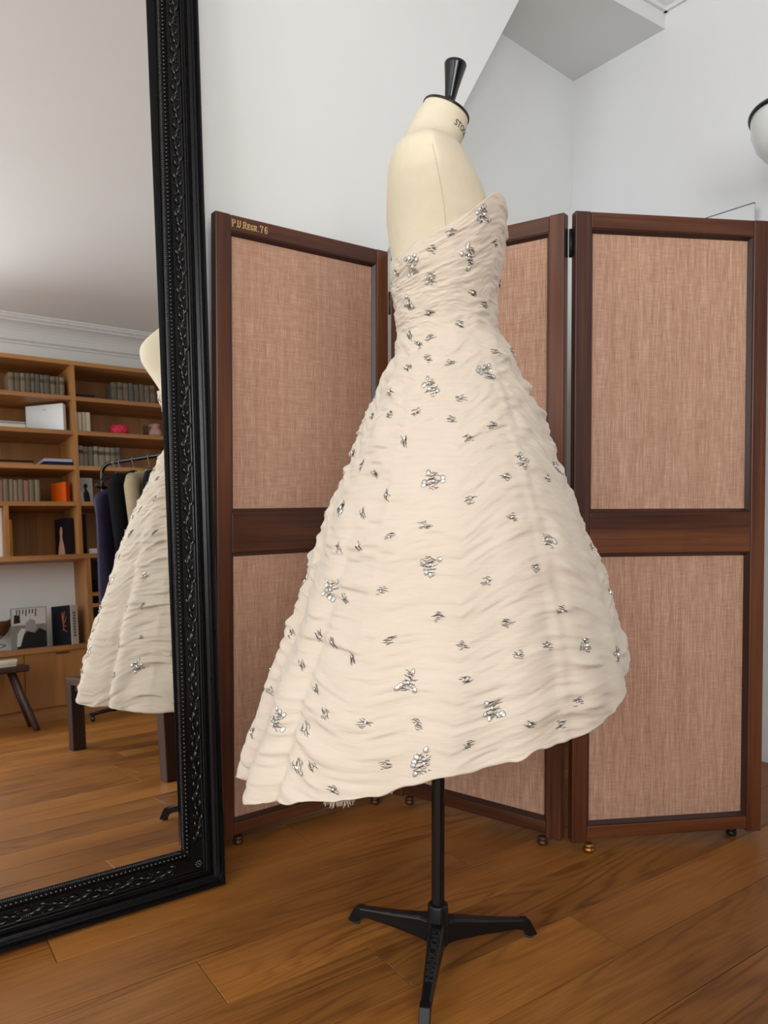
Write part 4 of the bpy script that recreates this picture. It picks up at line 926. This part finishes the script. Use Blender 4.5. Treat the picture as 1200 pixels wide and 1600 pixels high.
# ================================================================ stool, bench and clothes rail near the bookcase
st = tag(empty('milking_stool', (.60, -1.74, 0)), 'dark wooden stool with splayed legs in front of the cupboards', 'stool')
bevel(MB().box(-.225, .225, -.095, .095, .335, .372).build('seat', M['dark_wood_h'], st), .010, 3)
for x, y, fx, fy in ((.14, -.05, .255, -.105), (-.14, -.05, -.245, -.105), (.14, .05, .245, .12), (-.14, .05, -.245, .12)):
    MB().tube([(x, y, .340), (fx, fy, .006), (fx, fy, 0)], [.016, .019, .017], 12).build('leg', M['dark_wood'], st)
for i, (z, c) in enumerate(((.3722, (176, 170, 160)), (.3862, (206, 202, 194)), (.3992, (150, 146, 142)))):
    o = empty('magazine', (.585 + .006 * i, -1.745, z), R(3 * i - 4))
    MB().box(-.170, .170, -.085, .085, 0, .0125).build('pages', M['paper'], o)
    MB().box(-.171, .171, -.086, .086, .0125, .0132).build('cover', paint('mag_cover_%d' % i, *c), o)
    tag(o, ('bottom', 'middle', 'top')[i] + ' magazine of the pile on the dark stool', 'magazine', 'magazines on the dark stool')
bn = tag(empty('bench', (1.133, -.115, 0), R(-4)), 'low dark wooden bench with thick square legs beside the dress form', 'bench')
for x, y in ((-.245, -.555), (-.245, .53), (.245, -.555), (.245, .53)):
    bevel(MB().box(-.030, .030, -.032, .032, 0, .300).build('leg', M['dark_wood'], bn, (x, y, 0)), .004)
bevel(MB().box(-.275, .275, -.590, .565, .300, .335).build('seat_board', M['dark_wood_h'], bn), .003)
for x in (-.245, .245): MB().box(x - .012, x + .012, -.523, .498, .272, .300).build('apron', M['dark_wood_h'], bn)

RD = Vector((.62, .785, 0)).normalized(); RH = Vector((RD.y, -RD.x, 0)); RP = Vector((1.300, -1.700, 0)); RZ = 1.565
rk = tag(empty('clothes_rail', RP, math.atan2(RD.y, RD.x)), 'black tubular clothes rail with rounded corner in front of the bookcase', 'clothes rail')
RL = 1.0
pts = [(0, 0, .03)] + [(0, 0, RZ - .07)] + [(.07 - .07 * math.cos(R(a)), 0, RZ - .07 + .07 * math.sin(R(a))) for a in range(10, 91, 10)] + [(RL - .07, 0, RZ)] + [(RL - .07 + .07 * math.sin(R(a)), 0, RZ - .07 + .07 * math.cos(R(a))) for a in range(10, 91, 10)] + [(RL, 0, .03)]
MB().tube(pts, .0125, 14).build('tube_frame', M['lacquer'], rk)
for x in (0, RL):
    MB().tube([(x, -.22, .045), (x, .22, .045)], .0115, 12).build('base_bar', M['lacquer'], rk)
    for y in (-.2, .2): MB().ball((x, y, .0165), .0165, .010, .0165, 12, 8).build('caster', M['lacquer'], rk)
MB().tube([(.085, 0, RZ), (.0915, 0, RZ)], .0132, 14).build('joint_ring', paint('pewter', 150, 142, 130, .35), rk)
def hanger(x, label, half=.20, wide=True):
    o = empty('coat_hanger', RP + RD * x + Vector((0, 0, RZ)), math.atan2(RD.y, RD.x))
    h = .105
    MB().tube([(0, .016 * math.cos(R(a)), .0150 + -.016 + .016 * math.sin(R(a)) - .002) for a in range(-20, 181, 20)][::-1] + [(0, .010, -.03), (0, 0, -.05), (0, 0, -h + .03)], .0020, 6).build('hook', paint('pewter', 150, 142, 130, .35), o)
    MB().tube([(0, -half, -h - .062), (0, -half * .8, -h - .030), (0, -half * .35, -h + .010), (0, -.02, -h + .030), (0, .02, -h + .030), (0, half * .35, -h + .010), (0, half * .8, -h - .030), (0, half, -h - .062), (0, half * .94, -h - .074), (0, 0, -h - .080), (0, -half * .94, -h - .074), (0, -half, -h - .062)], .0068, 8, flat=.8).build('shoulder_bar', M['lacquer'], o)
    return tag(o, label, 'hanger')
hanger(.105, 'empty black hanger at the corner of the clothes rail')
def garment(name, x, col, label, length, half, thick, cat, sleeve=None, top=.085, seed=1, yoff=0.0):
    o = empty(name, RP + RD * x + Vector((0, 0, RZ)), math.atan2(RD.y, RD.x))
    n = 64; a = np.linspace(0, 2 * np.pi, n, endpoint=False); u = a / (2 * np.pi); rows = []
    def ring(z, hw, tk, k):
        f = 1 + .16 * k * vnoise(u, 0 * u + z * 3, 14, seed)
        return np.stack([tk * np.cos(a) * f, yoff + hw * np.sign(np.sin(a)) * np.abs(np.sin(a)) ** .8, 0 * a + z + 0 * f], -1)
    for z, hw, tk in ((-top, .055, .030), (-top - .010, .075, .036), (-top - .028, half * .72, .042), (-top - .050, half * .95, .046), (-top - .085, half * 1.02, .05), (-top - .16, half * .97, thick)): rows.append(ring(z, hw, tk, .2))
    for i in range(1, 12):
        k = i / 11; rows.append(ring(-top - .16 - (length - .16) * k, half * (.95 + .12 * k), thick * (1 + .25 * k), 1.0))
    grid_mesh('body', np.array(rows), col, o, True, flip=True)
    if sleeve:
        for s in (-1, 1):
            MB().tube([(0, yoff + s * half * .90, -top - .065), (.015, yoff + s * (half * 1.06), -top - .12), (.030, yoff + s * (half * 1.10), -top - .25), (.035, yoff + s * (half * 1.06), -top - .42), (.030, yoff + s * half * .98, -top - .56)], [.040, .048, .047, .044, .040], 18, flat=1.0).build('sleeve', col, o)
    return tag(o, label, cat)
navy = paint('navy_silk', 60, 53, 80, .45, .15); ink_ = paint('ink_wool', 9, 9, 13, .9); beige = paint('beige_gabardine', 168, 150, 122, .8, .1)
garment('evening_dress', .140, navy, 'long purplish navy garment hanging near the rail corner', 1.05, .17, .034, 'garment', top=.19, seed=81, yoff=.09)
garment('coat', .238, ink_, 'black coat hanging between navy garment and beige jacket', .95, .20, .036, 'coat', True, seed=82)
garment('jacket', .352, beige, 'beige jacket with full sleeves on the clothes rail', .62, .20, .044, 'jacket', True, seed=83)
garment('coat', .48, ink_, 'black coat hanging behind the beige jacket', .95, .20, .040, 'coat', True, seed=84)
for x, l in ((.140, 'hanger carrying the purplish navy garment'), (.238, 'hanger carrying the first black coat'), (.352, 'hanger carrying the beige jacket'), (.48, 'hanger carrying the second black coat')): hanger(x, l)
